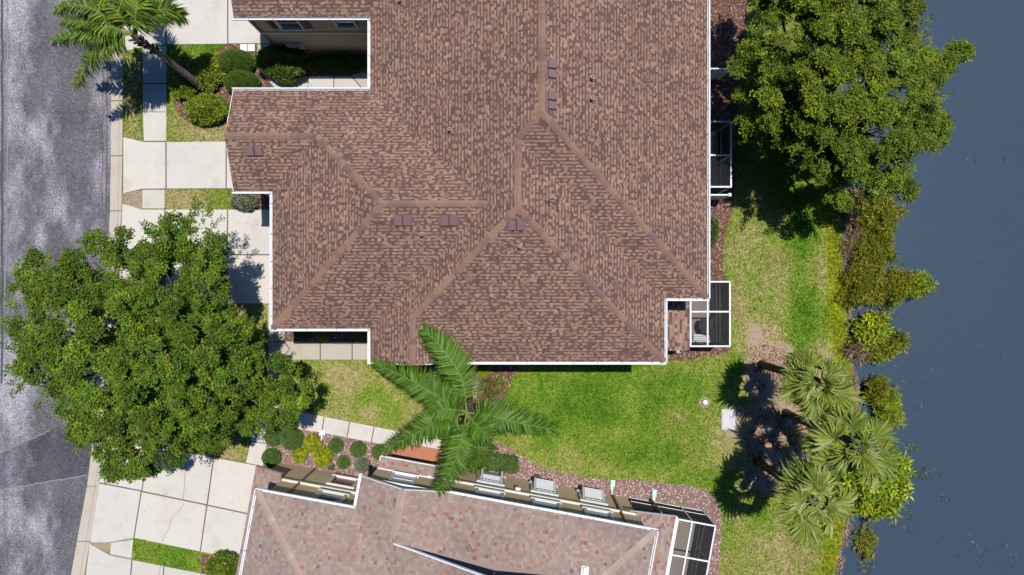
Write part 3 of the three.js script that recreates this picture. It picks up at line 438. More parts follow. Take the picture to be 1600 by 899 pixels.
  part('electric_meter', merge([rbox(0.45, 0.6, 0.16, 0.02, -11.35, 1.5, -12.98), new THREE.CylinderGeometry(0.11, 0.11, 0.12, 16).rotateX(Math.PI / 2).translate(-11.35, 1.6, -12.86), bar(V(-11.35, 1.2, -13.0), V(-11.35, 0.02, -13.0), 0.07, 0.07)]), M.metal, house);
  part('panel_box', rbox(0.4, 0.55, 0.14, 0.02, -11.9, 1.5, -12.99), M.trimGrey, house);
  // garage doors and front doors on the street side
  for (const [x, z0, z1] of [[-12.86, -8.3, -5.6], [-11.1, -3.9, 0.8]]) { const d = part('garage_door', box(0.06, 2.2, z1 - z0, x - 0.02, 1.12, (z0 + z1) / 2), M.whiteFlat, house); for (let r = 0; r < 4; r++) for (let c = 0; c < 4; c++) part('panel', box(0.03, 0.4, (z1 - z0) / 4 - 0.16, x - 0.06, 0.3 + r * 0.55, lerp(z0, z1, (c + 0.5) / 4)), M.blind, d); }
  for (const x of [-0.8, 3.2]) { windowOn(house, x, 3.27, 0.9, 1.2, 1.4, 1); windowOn(house, x, 3.27, 4.0, 1.2, 1.3, 1); }
  part('front_door', box(0.06, 2.1, 1.0, -6.48, 1.1, 2.5), M.door, house);
  // low lanai roof on the south-east
  const lr = part('lanai_roof', (() => { const s = new Soup(), P = (x, z, y) => V(x, y, z); s.quad(P(6.9, 0.27, 3.18), P(6.9, 3.27, 3.18), P(9.22, 3.27, 2.72), P(9.22, 0.27, 2.72), [1, 1, 1]); s.quad(P(6.9, 0.27, 3.08), P(6.9, 3.27, 3.08), P(9.22, 3.27, 2.62), P(9.22, 0.27, 2.62), [1, 1, 1]); s.quad(P(6.9, 3.27, 3.18), P(6.9, 3.27, 3.08), P(9.22, 3.27, 2.62), P(9.22, 3.27, 2.72), [1, 1, 1]); return s.geo(); })(), std(0.12, 0.08, 0.065, 0.95), house);
  { const s = new Soup(); for (let k = 0; k < 17; k++) { const x1 = 9.24 - k * 0.138, x0 = x1 - 0.142; let z = 0.28; while (z < 3.26) { const w = rr(0.13, 0.28), z1 = Math.min(3.27, z + w), c = rnd() < 0.58 ? pick(tans) : pick(browns), l = rnd() < 0.5 ? 0.024 : 0.013, y = (x) => 3.18 - (x - 6.9) * 0.198; s.quad(V(x0, y(x0) + 0.004, z), V(x0, y(x0) + 0.004, z1), V(x1, y(x1) + l, z1), V(x1, y(x1) + l, z), c); z = z1; } } const o = part('shingles', s.geo(3), M.shingle, lr); o.userData.kind = 'stuff'; }
  part('lanai_wall', prism([[6.99, 3.0], [6.99, 3.2], [9.05, 3.2], [9.05, 3.0]], 0, 2.6), M.tan, house);
  part('lanai_beam', box(0.12, 0.2, 3.0, 9.2, 2.56, 1.77), M.white, house);
}
// ---------------------------------------------------------------- the neighbouring house, turned about ten degrees
const ANG = 10.4 * Math.PI / 180, ca = Math.cos(ANG), sa = Math.sin(ANG);
const toLocal = (p) => V(p.x * ca + p.z * sa, p.y, -p.x * sa + p.z * ca), toWorld = (u, y, v) => V(u * ca - v * sa, y, u * sa + v * ca);
const turned = (o) => { o.rotation.y = -ANG; return o; };
{
  const roof = new Roof([
    { b: [-5.45, 8.85, 10.1, 12.6], p: ['N10.1', 'E8.85', 'W-5.45'] }, { b: [-5.45, -1.1, 10.06, 12.9], p: ['W-5.45', 'E-1.1'] }, { b: [-5.45, 8.85, 12.6, 19], p: ['W-5.45', 'E8.85'] }, { b: [-10.2, 2, 11.63, 19], p: ['N11.63', 'W-10.2', 'S23'] }]);
  const house = turned(thing('neighbouring_townhouse', 'tan townhouse with faded pink shingle roof and white gutters at the bottom edge', 'house'));
  const up = [[-9.9, 11.93], [-5.15, 11.93], [-5.15, 10.4], [8.55, 10.4], [8.55, 18.9], [-9.9, 18.9]], low = [[-10.97, 11.94], [-5.14, 11.94], [-5.14, 10.42], [-4.95, 10.42], [-4.95, 11.6], [-2.6, 11.6], [-2.6, 10.42], [8.54, 10.42], [8.54, 18.9], [-10.97, 18.9]];
  part('wall', prism(low, 0, 2.75), M.tan2, house); part('upper_wall', prism(up, 2.752, 5.8), M.tan2, house);
  part('soffit', prism([[-10.16, 11.67], [-5.41, 11.67], [-5.41, 10.14], [8.81, 10.14], [8.81, 19], [-10.16, 19]], 5.8, 5.83), M.whiteFlat, house);
  const pinks = [[0.314, 0.206, 0.165], [0.285, 0.191, 0.155], [0.294, 0.170, 0.135], [0.275, 0.216, 0.175]], greys = [[0.31, 0.235, 0.195], [0.28, 0.22, 0.185], [0.33, 0.255, 0.21], [0.26, 0.19, 0.16]], reds = [[0.29, 0.12, 0.095], [0.31, 0.14, 0.11], [0.2, 0.11, 0.09]];
  const [sg, dg] = roof.lay(0.14, [-10.3, 8.9, 10, 19], (key, k, t, [x, z]) => { const q = n2(x * 0.8, z * 0.8), dirt = 1 - 0.2 * clamp((n2(x * 0.5 + 40, z * 0.5) - 0.62) * 4), r = rnd(), c = r < 0.035 ? pick(reds) : r < 0.06 + 0.34 * (q + 0.4) ? pick(pinks) : pick(greys), f = 0.95 * dirt * rr(0.93, 1.07); return { w: rr(0.1, 0.19), lift: 0.007, c: [c[0] * f, c[1] * f, c[2] * f] }; });
  const rf = part('roof', dg, M.deck, house), sh = part('shingles', sg, M.shingle, rf); sh.userData.kind = 'stuff';
  const beige = [[0.36, 0.28, 0.215], [0.33, 0.255, 0.2], [0.39, 0.3, 0.235], [0.35, 0.25, 0.19]].map((c) => std(...c, 0.94, { bumpMap: T.grain, bumpScale: 0.003 }));
  roof.caps(rf, [[8.8, 10.15, 6.35, 12.58], [-10.15, 11.68, -4.5, 17.3], [-3.275, 10.1, -3.275, 12.25]], beige, 0.27, 0.17);
  // the upper gable end that rises out of the front slope
  { const P = (u, y, v = 13.05) => V(u, y, v), s = new Soup(), m = new THREE.MeshStandardMaterial({ color: C(0.055, 0.055, 0.062), roughness: 0.9, side: THREE.DoubleSide }); s.tri(P(-3.3, 6.6), P(1.7, 6.6), P(1.7, 8.86), [1, 1, 1]); s.tri(P(1.7, 6.6), P(6.5, 6.6), P(1.7, 8.86), [1, 1, 1]); part('gable_wall', s.geo(), m, house); { const q = new Soup(); q.quad(V(-2.9, 6.98, 12.58), V(6.3, 6.98, 12.58), V(6.3, 7.17, 13.05), V(-2.9, 7.17, 13.05), [1, 1, 1]); part('covered_slope', q.geo(), new THREE.MeshStandardMaterial({ color: C(0.26, 0.19, 0.16), roughness: 0.95, side: THREE.DoubleSide }), house); }  // gable wall colour: dark blue-grey siding with its shade put into the near-black
    for (const q of [-3.2, 6.4]) part('rake_board', bar(P(q, E + SL * 2.25 + 0.02, 12.57), P(1.7, E + SL * 7.15 + 0.02, 12.57), 0.06, 0.16), M.white, house); }
  { const P = (u, y, v) => V(u, y, v); const s = new Soup(); s.tri(P(-5.15, 5.83, 10.41), P(-1.4, 5.83, 10.41), P(-3.275, 6.75, 10.41), [1, 1, 1]); part('gable_wall', s.geo(), new THREE.MeshStandardMaterial({ color: C(0.48, 0.39, 0.26), roughness: 0.95, side: THREE.DoubleSide }), house); for (const q of [-5.45, -1.1]) part('rake_board', bar(P(q, E - 0.07, 10.08), P(-3.275, E + SL * 2.175 - 0.07, 10.08), 0.04, 0.17), M.band, house); }
  for (const g of [[-10.2, 11.63, -5.5, 11.63, 0, -1], [-5.45, 10.06, -5.45, 11.57, -1, 0], [-1.1, 10.1, 8.85, 10.1, 0, -1], [8.85, 10.16, 8.85, 19, 1, 0], [-10.2, 11.69, -10.2, 19, -1, 0]]) gutter(house, ...g);
  pipeAt(roof, rf, 729, 877, 0.9, toLocal); pipeAt(roof, rf, 894, 893, 0.7, toLocal);
  { const [p, key] = roof.at(914, 893, toLocal), o = part('roof_vent', merge([rbox(0.2, 0.16, 0.3, 0.02, 0, 0.09, 0), box(0.34, 0.012, 0.42, 0, 0.016, 0)]), M.white, rf); o.position.copy(p); o.quaternion.copy(tilt(key)); }
  { const p = [[-9.9, 5.8]]; for (let x = -9.9; x <= 8.56; x += 0.15) p.push([x, roof.env(x, 18.9)[0] - 0.05]); p.push([8.55, 5.8]); part('rear_wall', new THREE.ExtrudeGeometry(new THREE.Shape(p.map(([x, y]) => new THREE.Vector2(x, y))), { depth: 0.1, bevelEnabled: false }).translate(0, 0, 18.8), M.tan2, house); }
  // walls facing the lawn: band, windows, downspouts
  for (const [u0, u1, v] of [[-9.9, -5.15, 11.93], [-2.55, 8.55, 10.4]]) part('belly_band', rbox(u1 - u0, 0.2, 0.12, 0.03, (u0 + u1) / 2, 2.98, v - 0.055), M.band, house);
  [[0.75, true], [3.65, true], [6.3, true]].forEach(([u, b], i) => { windowOn(house, u, 10.4, 0.75, 1.15, 1.35, -1, { blind: b && i, trim: 0.17, mat: M.trimGrey, pane: b && i ? new THREE.MeshPhysicalMaterial({ color: C(1, 1, 1), roughness: 0.05, transmission: 1, thickness: 0 }) : M.glass }); windowOn(house, u, 10.4, 3.7, 1.15, 1.35, -1, { trim: 0.17, mat: M.trimGrey });
    const sh2 = part('hinged_shutter', bar(V(u, 2.06, 10.33), V(u, i ? 1.05 : 1.5, i ? 9.97 : 10.13), 0.95, 0.05), M.blind, house); for (let q = 0; q < 7; q++) part('louver_shade', box(0.09, 0.1, 0.03, u - 0.42 + q * 0.14, 2.02 - 0.04 * (q % 2), 10.24), M.black, sh2); for (const e of [-0.54, 0.54]) part('shutter_side', bar(V(u + e, 2.08, 10.34), V(u + e, 1.02, 9.96), 0.1, 0.06), M.trimGrey, sh2); });  // black blocks along the shutter top stand for shaded louvre gaps
  windowOn(house, -7.0, 11.93, 0.9, 1.15, 1.3, -1, { trim: 0.17, mat: M.trimCream, sash: M.shutter, pane: std(0.06, 0.03, 0.028, 0.3) }); windowOn(house, -7.0, 11.93, 3.7, 1.15, 1.35, -1, { trim: 0.17, mat: M.trimGrey });
  windowOn(house, -3.6, 10.4, 3.55, 1.1, 1.5, -1, { trim: 0.06, mat: M.white, pane: new THREE.MeshPhysicalMaterial({ color: C(0.02, 0.07, 0.055), roughness: 0.08 }) });
  downspout(house, -8.95, 11.93, -1, M.trimDark, 0.35); downspout(house, 7.6, 10.4, -1, M.trimDark, 0.5);
  part('wall_light', merge([box(0.2, 0.3, 0.16, 2.2, 2.5, 10.31), box(0.26, 0.04, 0.22, 2.2, 2.67, 10.3)]), M.white, house);
  // pent roof over the garage, porch pent roof, lanai roof: low shingled slopes
  const pent = (name, A, B, Cc, D, th = 0.1) => { // A-B eave, D-C top
    const s = new Soup(); s.quad(A, B, Cc, D, [1, 1, 1]); const dn = (p) => p.clone().setY(p.y - th); s.quad(dn(A), dn(B), dn(Cc), dn(D), [1, 1, 1]); for (const [p, q] of [[A, B], [B, Cc], [Cc, D], [D, A]]) s.quad(p, q, dn(q), dn(p), [1, 1, 1]);
    const o = part(name, s.geo(), std(0.2, 0.14, 0.12, 0.95), house), t = new Soup(), n = Math.round(A.distanceTo(D) / 0.145), L = A.distanceTo(B);
    for (let k = 0; k < n; k++) { let x = -rnd() * 0.2; while (x < L) { const x1 = x + rr(0.16, 0.3), a = clamp(x / L), b = clamp(x1 / L), f0 = k / n, f1 = (k + 1) / n, q = (s2, f, y) => A.clone().lerp(B, s2).lerp(D.clone().lerp(Cc, s2), f).add(V(0, y, 0)); const r = rnd(), c = r < 0.15 ? pick(reds) : r < 0.55 ? pick(pinks) : pick(greys); t.quad(q(a, f0, 0.014), q(b, f0, 0.014), q(b, f1, 0.004), q(a, f1, 0.004), c); x = x1; } }
    const m = part('shingles', t.geo(3), M.shingle, o); m.userData.kind = 'stuff'; return o;
  };
  pent('garage_pent_roof', V(-11.42, 2.72, 11.55), V(-11.42, 2.72, 18.9), V(-9.9, 3.2, 18.9), V(-9.9, 3.2, 11.55));
  part('fascia', bar(V(-11.4, 2.62, 11.53), V(-9.85, 3.1, 11.53), 0.05, 0.14), M.trimDark, house);
  pent('porch_roof', V(-5.1, 2.74, 9.86), V(-1.5, 2.74, 9.86), V(-1.5, 3.06, 10.39), V(-5.1, 3.06, 10.39));
  part('fascia', bar(V(-5.12, 2.68, 9.84), V(-1.48, 2.68, 9.84), 0.05, 0.14), M.white, house); part('flashing', bar(V(-5.12, 3.1, 10.38), V(-1.48, 3.1, 10.38), 0.06, 0.06), M.white, house);
  for (const u of [-5.05, -1.62]) part('porch_column', rbox(0.28, 2.66, 0.28, 0.02, u, 1.33, 10.02), M.band, house);
  part('porch_floor', box(3.2, 0.1, 2.0, -3.5, 0.05, 10.6), M.terracotta, house);
  part('front_door', box(0.95, 2.1, 0.05, -3.7, 1.15, 11.57), M.door, house);
  pent('lanai_roof', V(10.55, 2.68, 10.2), V(10.55, 2.68, 18.9), V(8.4, 3.12, 18.9), V(8.4, 3.12, 10.2));
  part('fascia', bar(V(8.0, 3.2, 10.16), V(10.6, 2.66, 10.16), 0.06, 0.12), M.gutterGrey, house); part('lanai_gutter', bar(V(10.6, 2.66, 10.2), V(10.6, 2.66, 18.9), 0.12, 0.1), M.white, house);
  part('lanai_downspout', merge([bar(V(9.75, 2.75, 10.12), V(9.75, 0.2, 10.2), 0.08, 0.1), bar(V(9.75, 0.22, 10.2), V(9.75, 0.08, 9.85), 0.08, 0.08)]), M.trimDark, house);
}
// ---------------------------------------------------------------- screened enclosures, fences
function cage(label, turn, x0, x1, z0, z1, h, xm, zm, walls) {
  const o = thing('screen_enclosure', label, 'screen enclosure', [0, 0, 0], 'screened lanais'); if (turn) o.rotation.y = -ANG;
  const w = 0.075, B = (n, a, b, t = w) => part(n, bar(V(...a), V(...b), t, t), M.white, o);
  part('floor_slab', box(x1 - x0 + 0.1, 0.1, z1 - z0 + 0.1, (x0 + x1) / 2, 0.05, (z0 + z1) / 2), M.paver, o);
  for (const z of [z0, z1]) B('roof_beam', [x0, h, z], [x1 + w / 2, h, z]);
  B('roof_beam', [x1, h, z0], [x1, h, z1]); B('roof_beam', [x0 + 0.04, h, z0], [x0 + 0.04, h, z1]);
  for (const x of xm) B('rafter', [x, h - 0.002, z0], [x, h - 0.002, z1]);
  for (const z of zm) B('rafter', [x0, h + 0.003, z], [x1, h + 0.003, z]);
  for (const z of [z0, ...zm, z1]) B('post', [x1, 0.1, z], [x1, h - w / 2, z]);
  for (const x of xm) for (const z of [z0, z1]) B('post', [x, 0.1, z], [x, h - w / 2, z]);
  for (const y of [0.14, 0.85]) { B('rail', [x1, y, z0], [x1, y, z1], 0.045); for (const z of [z0, z1]) if (walls) B('rail', [walls[0], y, z], [x1, y, z], 0.045); }
  const s1 = new THREE.PlaneGeometry(x1 - x0, z1 - z0).rotateX(-Math.PI / 2).translate((x0 + x1) / 2, h + 0.03, (z0 + z1) / 2); part('roof_screen', s1, M.screenTop, o);
  part('side_screen', new THREE.PlaneGeometry(z1 - z0, h).rotateY(Math.PI / 2).translate(x1, h / 2, (z0 + z1) / 2), M.screen, o);
  for (const z of [z0, z1]) { const a = walls ? walls[0] : x0; part('side_screen', new THREE.PlaneGeometry(x1 - a, h).translate((a + x1) / 2, h / 2, z), M.screen, o); }
  return o;
}
cage('white framed screen enclosure beside the mulch, at the lower right corner of the brown roof', false, 9.27, 11.36, -0.3, 3.06, 2.6, [10.2], [1.26], null);
cage('white framed screen enclosure in tree shade against the long right gutter', false, 9.02, 11.42, -8.65, -5.25, 2.6, [], [-6.9], null);
cage('white framed dark screen enclosure of the pink roofed house beside river rock', true, 10.66, 12.68, 10.32, 18.6, 2.6, [11.45], [12.2, 14.6, 16.6], [8.5]);
for (const [z, label] of [[-11.62, 'short white privacy fence panel jutting from the brown roofed house, the upper one'], [-4.92, 'short white privacy fence panel just below the shaded screen enclosure']]) {
  const o = thing('privacy_fence', label, 'fence', [0, 0, 0], 'white privacy panels');
  part('post', rbox(0.13, 2.0, 0.13, 0.02, 11.55, 1.0, z), M.fence, o); part('post_cap', new THREE.ConeGeometry(0.12, 0.09, 4).rotateY(Math.PI / 4).translate(11.55, 2.045, z), M.white, o); part('top_rail', box(2.45, 0.1, 0.07, 10.26, 1.9, z), M.fence, o); part('bottom_rail', box(2.45, 0.14, 0.07, 10.26, 0.17, z), M.fence, o);
  for (let i = 0; i < 14; i++) part('picket', box(0.168, 1.62, 0.035, 9.13 + i * 0.175, 1.04, z), M.fence, o);
}
// ---------------------------------------------------------------- vegetation
const leafClump = (n, len, wid, spread, seedTilt = 0.9) => { // a sprig of folded leaves
  const s = new Soup(), k = [1, 1, 1];
  for (let i = 0; i < n; i++) {
    const a = i * 2.4 + rr(-0.4, 0.4), up = rr(-0.25, seedTilt), d = V(Math.cos(a), up, Math.sin(a)).normalize(), side = d.clone().cross(V(0, 1, 0)).normalize(), nrm = side.clone().cross(d);
    const b = d.clone().multiplyScalar(spread * rr(0.1, 0.6)).add(V(rr(-1, 1), rr(-0.6, 0.6), rr(-1, 1)).multiplyScalar(spread * 0.45)), L = len * rr(0.75, 1.25), w = wid * rr(0.8, 1.2);
    const t = b.clone().addScaledVector(d, L), m = b.clone().addScaledVector(d, L * 0.45), l = m.clone().addScaledVector(side, w / 2).addScaledVector(nrm, w * 0.18), r = m.clone().addScaledVector(side, -w / 2).addScaledVector(nrm, w * 0.18);
    s.tri(b, l, t, k); s.tri(b, t, r, k);
  }
  return s.geo();
};
const clumpOak = [leafClump(9, 0.125, 0.08, 0.16, 0.7), leafClump(8, 0.13, 0.085, 0.18, 0.7)], clumpSmall = leafClump(10, 0.1, 0.05, 0.1), clumpFine = leafClump(12, 0.075, 0.03, 0.08), clumpBig = leafClump(7, 0.34, 0.12, 0.14), clumpReed = leafClump(10, 0.4, 0.035, 0.1, 2.2), clumpShore = leafClump(9, 0.26, 0.05, 0.16, 1.3);
const tint = (pal, f = 1) => { const c = pick(pal), k = f * rr(0.82, 1.18); return [c[0] * k, c[1] * k, c[2] * k]; };
const PAL = {
  oak: [[0.068, 0.143, 0.008], [0.087, 0.166, 0.008], [0.047, 0.109, 0.008], [0.137, 0.200, 0.009], [0.112, 0.166, 0.009], [0.075, 0.125, 0.016], [0.162, 0.189, 0.010]],
  lake: [[0.094, 0.155, 0.005], [0.142, 0.190, 0.006], [0.068, 0.123, 0.006], [0.189, 0.211, 0.007], [0.162, 0.198, 0.015], [0.054, 0.102, 0.008]],
  clipped: [[0.065, 0.137, 0.015], [0.085, 0.163, 0.017], [0.052, 0.111, 0.013], [0.130, 0.150, 0.028]],
  lime: [[0.260, 0.312, 0.011], [0.325, 0.351, 0.013], [0.195, 0.260, 0.011], [0.364, 0.351, 0.019]],
  olive: [[0.169, 0.234, 0.015], [0.221, 0.273, 0.019], [0.117, 0.176, 0.013], [0.260, 0.286, 0.024]],
  round: [[0.078, 0.150, 0.028], [0.104, 0.182, 0.033], [0.065, 0.117, 0.021], [0.156, 0.221, 0.057]],
  grey: [[0.2, 0.22, 0.13], [0.13, 0.17, 0.07], [0.25, 0.25, 0.18], [0.08, 0.12, 0.03]],
  shore: [[0.193, 0.216, 0.010], [0.267, 0.256, 0.012], [0.112, 0.149, 0.008], [0.296, 0.230, 0.027], [0.148, 0.189, 0.010]],
  dry: [[0.32, 0.22, 0.13], [0.24, 0.17, 0.09], [0.4, 0.29, 0.19], [0.15, 0.11, 0.06]],
  bright: [[0.208, 0.299, 0.013], [0.286, 0.351, 0.015], [0.143, 0.221, 0.011], [0.377, 0.390, 0.019]],
};
const qLeaf = (tiltMax = 0.8) => new THREE.Quaternion().setFromEuler(new THREE.Euler(rr(-tiltMax, tiltMax), rr(0, 6.283), rr(-tiltMax, tiltMax), 'YXZ'));
function tree(name, label, base, fork, lobes, pal, group, dens = 1) {
  const b = G(...base), o = thing(name, label, 'tree', b.toArray(), group), loc = (x, y, h) => G(x, y, h).sub(b);
  const f = V(0.05, fork, -0.05), r0 = 0.26;
  part('trunk', tube([V(0, -0.05, 0), V(0.03, 0.2, 0), V(0.02, fork * 0.5, 0.04), f, f.clone().setY(fork + 0.5)], [r0 * 1.5, r0 * 1.1, r0 * 0.95, r0 * 0.85, r0 * 0.3], 12), M.bark, o);
  const sets = [[], []];
  for (const [px, py, rp, h, fl = 0.62] of lobes) {
    const c = loc(px, py, h), R = rp / 33.5, flat = fl;
    const m = f.clone().lerp(c, 0.5); m.y += 0.5; part('limb', tube([f.clone(), f.clone().lerp(m, 0.5).add(V(0, 0.2, 0)), m, c.clone().setY(c.y + 0.1), c.clone().add(V(rr(-0.5, 0.5) * R, R * 0.3, rr(-0.5, 0.5) * R))], [0.13, 0.1, 0.075, 0.04, 0.012], 6), M.bark, o);
    const lobeTone = rr(0.88, 1.14);
    const add = (p, s, k0) => { const k = tint(pal, k0 * rr(0.62, 1.38)); sets[rnd() < 0.5 ? 0 : 1].push([p, V(s, s, s), qLeaf(0.6), k]); };
    const K = Math.round((3 + 6.6 * R * R) * dens);
    for (let q2 = 0; q2 < K; q2++) { // branch-end clusters with gaps between them
      const a = q2 * 2.4 + rr(-0.4, 0.4), u = rr(-0.25, 1), q = Math.sqrt(1 - u * u), rad = R * rr(0.5, 1.22), sc = c.clone().add(V(Math.cos(a) * q * rad, u * R * flat + rr(-0.5, 0.4), Math.sin(a) * q * rad)), rs = rr(0.2, 0.6), tone = lobeTone * rr(0.74, 1.28), cn = Math.round(66 * rs * rs / 0.2);
      for (let i = 0; i < cn; i++) { const b2 = rr(0, 6.283), uu = rr(-0.35, 1), qq = Math.sqrt(1 - uu * uu), r = rs * Math.pow(rr(0.1, 1), 0.4); add(sc.clone().add(V(Math.cos(b2) * qq * r, uu * r * 0.6, Math.sin(b2) * qq * r)), rr(0.65, 1.15), tone); }
    }
    for (let k = 0, n3 = Math.round(8 + R * 8); k < n3; k++) { // twigs that break the outline
      const a = rr(0, 6.283), d = V(Math.cos(a), rr(-0.15, 0.6), Math.sin(a)), l = R * rr(1.0, 1.5);
      for (let t = 0.62; t < 1.0; t += 0.11 / Math.max(0.8, l)) add(c.clone().add(V(d.x * l * t, d.y * l * t * flat, d.z * l * t)).add(V(rr(-0.12, 0.12), rr(-0.08, 0.08), rr(-0.12, 0.12))), rr(0.6, 1.0), lobeTone);
    }
  }
  const cr = new THREE.Group(); cr.name = 'crown'; o.add(cr);
  sets.forEach((l, i) => scatter('foliage', clumpOak[i], M.leaf, l, cr));
  return o;
}
tree('street_tree', 'big leafy street tree spreading over the road and driveway at left', [318, 560], 2.3, [
  [300, 376, 46, 6.2], [332, 410, 30, 5.8], [246, 398, 36, 6], [200, 392, 26, 5.6], [150, 410, 36, 6.2], [268, 440, 56, 7.2], [205, 450, 48, 7], [68, 436, 38, 5.9], [110, 452, 42, 6.6], [320, 452, 34, 6.4], [60, 505, 44, 5.9], [110, 520, 52, 7.2], [180, 520, 56, 8], [250, 510, 50, 8.2], [310, 515, 44, 7.4], [362, 522, 40, 6.6],
  [64, 566, 44, 5.8], [110, 590, 46, 6.6], [175, 600, 52, 7.6], [245, 590, 58, 8.4], [310, 585, 52, 7.8], [372, 572, 44, 6.8], [420, 590, 36, 6], [455, 612, 28, 5.2], [405, 630, 38, 5.8], [330, 640, 46, 6.8], [260, 650, 48, 7.4], [190, 655, 44, 6.8], [146, 668, 30, 5.8], [200, 705, 36, 5.8], [262, 690, 34, 6], [180, 728, 18, 5.0], [222, 728, 18, 5], [440, 642, 24, 5], [330, 676, 26, 5.8]], PAL.oak, 'broadleaf trees', 0.66);
tree('lakeside_tree', 'big glossy tree leaning over the pond at the top right', [1216, 214], 2.2, [
  [1190, 120, 42, 5.6], [1230, 60, 46, 6.4], [1270, 20, 50, 7], [1330, 10, 56, 8], [1390, 30, 44, 7.2], [1290, -50, 70, 8], [1210, -30, 40, 6], [1240, 130, 52, 7.2], [1300, 80, 58, 8.6], [1360, 80, 54, 8.2], [1415, 80, 36, 6.8], [1460, 104, 26, 6], [1488, 88, 16, 5.8], [1430, 118, 30, 6.2], [1200, 178, 44, 5.8], [1250, 190, 48, 7], [1310, 150, 56, 8.6], [1370, 140, 52, 8.2], [1425, 160, 38, 6.6], [1455, 196, 24, 5.6], [1300, 220, 50, 7.4], [1360, 210, 50, 7.6], [1415, 222, 38, 6.4], [1255, 240, 32, 5.4], [1310, 270, 38, 5.8], [1365, 270, 38, 6], [1400, 280, 26, 5.2], [1440, 190, 30, 6]], PAL.lake, 'broadleaf trees', 0.7);

const shrubGroup = {};
function shrub(name, label, px, py, rx, ry, h, pal, geo, n, o = {}) {
  const y0 = o.y ?? 0, b = G(px, py, Math.max(0, h * 0.55)).setY(y0), t = thing(name, label, o.cat ?? 'shrub', b.toArray(), o.group), ax = rx / 29, az = ry / 29;
  const st = []; for (let k = 0; k < 5; k++) { const a = k * 1.3, e = V(Math.cos(a) * ax * 0.5, h * 0.6, Math.sin(a) * az * 0.5); st.push(tube([V(0, -0.03, 0), e.clone().multiplyScalar(0.5).add(V(0, 0.05, 0)), e], [0.03, 0.022, 0.01], 5)); } part('stems', merge(st), M.bark, t);
  const l = [], rot = o.rot ?? 0, cr = Math.cos(rot), sr = Math.sin(rot);
  for (let i = 0; i < n; i++) {
    const a = rr(0, 6.283), u = rr(o.clip ? -0.3 : -0.1, 1), q = Math.sqrt(1 - u * u), lump = o.clip ? rr(0.94, 1.0) : Math.pow(rr(0.25, 1), 0.4) * (o.ragged ? 0.45 + 1.1 * n2(a * 2.2 + px, u * 3 + py) : 0.72 + 0.56 * n2(a * 1.4 + px, u * 2 + py)), sq = o.square ? Math.pow(Math.max(Math.abs(Math.cos(a)), Math.abs(Math.sin(a))), -0.85) : 1;
    let x = Math.cos(a) * q * ax * lump * sq, z = Math.sin(a) * q * az * lump * sq; if (o.square && u > 0.4) { const k = Math.sqrt(rnd()); x = Math.cos(a) * ax * sq * k; z = Math.sin(a) * az * sq * k; }
    const y = o.square ? (u > 0.4 ? h * rr(0.93, 1) : h * rr(0.1, 1)) : h * 0.36 + u * h * 0.64 * lump, s = rr(0.75, 1.2) * (o.scale ?? 1);
    const k = tint(pal, o.clip ? 1 : rr(0.65, 1.35)); l.push([V(x * cr - z * sr, Math.max(0.03, y), x * sr + z * cr), V(s, s, s), qLeaf(0.8), k]);
  }
  scatter('foliage', geo, M.leaf, l, t); return t;
}
const HG = 'clipped hedges by the driveway', RB = 'round bushes in the river rock bed';
shrub('clipped_hedge', 'dark green clipped oval hedge, upper one of the pair beside the courtyard', 368, 96, 27, 18, 1.3, PAL.clipped, clumpFine, 3200, { clip: true, group: HG });
shrub('clipped_hedge', 'dark green clipped oval hedge, lower one of the pair touching the white gutter', 376, 128, 26, 18, 1.3, PAL.clipped, clumpFine, 3000, { clip: true, group: HG });
shrub('courtyard_shrub', 'large dark shrub filling the left end of the shaded courtyard', 440, 94, 39, 28, 1.7, PAL.clipped, clumpSmall, 3600);
shrub('low_shrub', 'low dark shrub row in the deep shade of the courtyard', 530, 100, 46, 14, 0.7, PAL.clipped, clumpSmall, 1300);
shrub('yellow_green_shrub', 'loose yellow-green shrub right of the leaning palm trunk', 322, 112, 26, 25, 1.1, PAL.olive, clumpSmall, 1500, { scale: 1.2 });
shrub('yellow_green_shrub', 'small yellow-green shrub half in shade left of the palm trunk', 284, 138, 18, 16, 0.8, PAL.olive, clumpSmall, 750);
shrub('yellow_green_shrub', 'wide yellow-green shrub below the palm trunk beside the roof corner', 322, 172, 32, 20, 1.1, PAL.olive, clumpSmall, 1800, { scale: 1.2 });
shrub('silvery_shrub', 'pale grey-green shrub on red mulch under the short gutter', 382, 316, 18, 13, 0.9, PAL.grey, clumpSmall, 700);
shrub('corner_bush', 'dark leafy bush beside the bottom driveway at the frame edge', 347, 885, 25, 20, 1.1, [...PAL.clipped, ...PAL.olive], clumpSmall, 1500);
for (const [x, y, r, pal, lab] of [[427, 684, 13, 'round', 'dark round bush nearest the walkway corner in the rock bed'], [455, 687, 16.5, 'round', 'largest dark round bush in the rock bed'], [423, 716, 13.5, 'round', 'dark round bush at the house corner end of the rock bed'], [488, 694, 13, 'lime', 'yellow round bush beside the white drain pipe, nearest the walkway'], [467, 712, 11, 'lime', 'smallest yellow round bush, against the house wall'], [504, 714, 14, 'lime', 'largest yellow round bush in the rock bed'],
  [524, 697, 10.5, 'round', 'dark round bush just right of the white drain pipe'], [559, 703, 11.5, 'round', 'dark round bush in the upper row, midway along the walkway'], [592, 707, 10.5, 'round', 'dark round bush in the upper row, nearest the porch'], [536, 723, 9, 'round', 'small dark round bush beside the black box on the rock'], [566, 728, 10.5, 'grey', 'pale green round bush beside the house wall under the porch gutter']]) shrub('round_bush', lab, x, y, r, r, r / 29 * 1.5, PAL[pal], pal === 'lime' ? clumpSmall : clumpFine, Math.round(r * r * (pal === 'lime' ? 3 : 6)), { clip: pal !== 'lime', group: RB, scale: pal === 'lime' ? 0.85 : 0.9 });
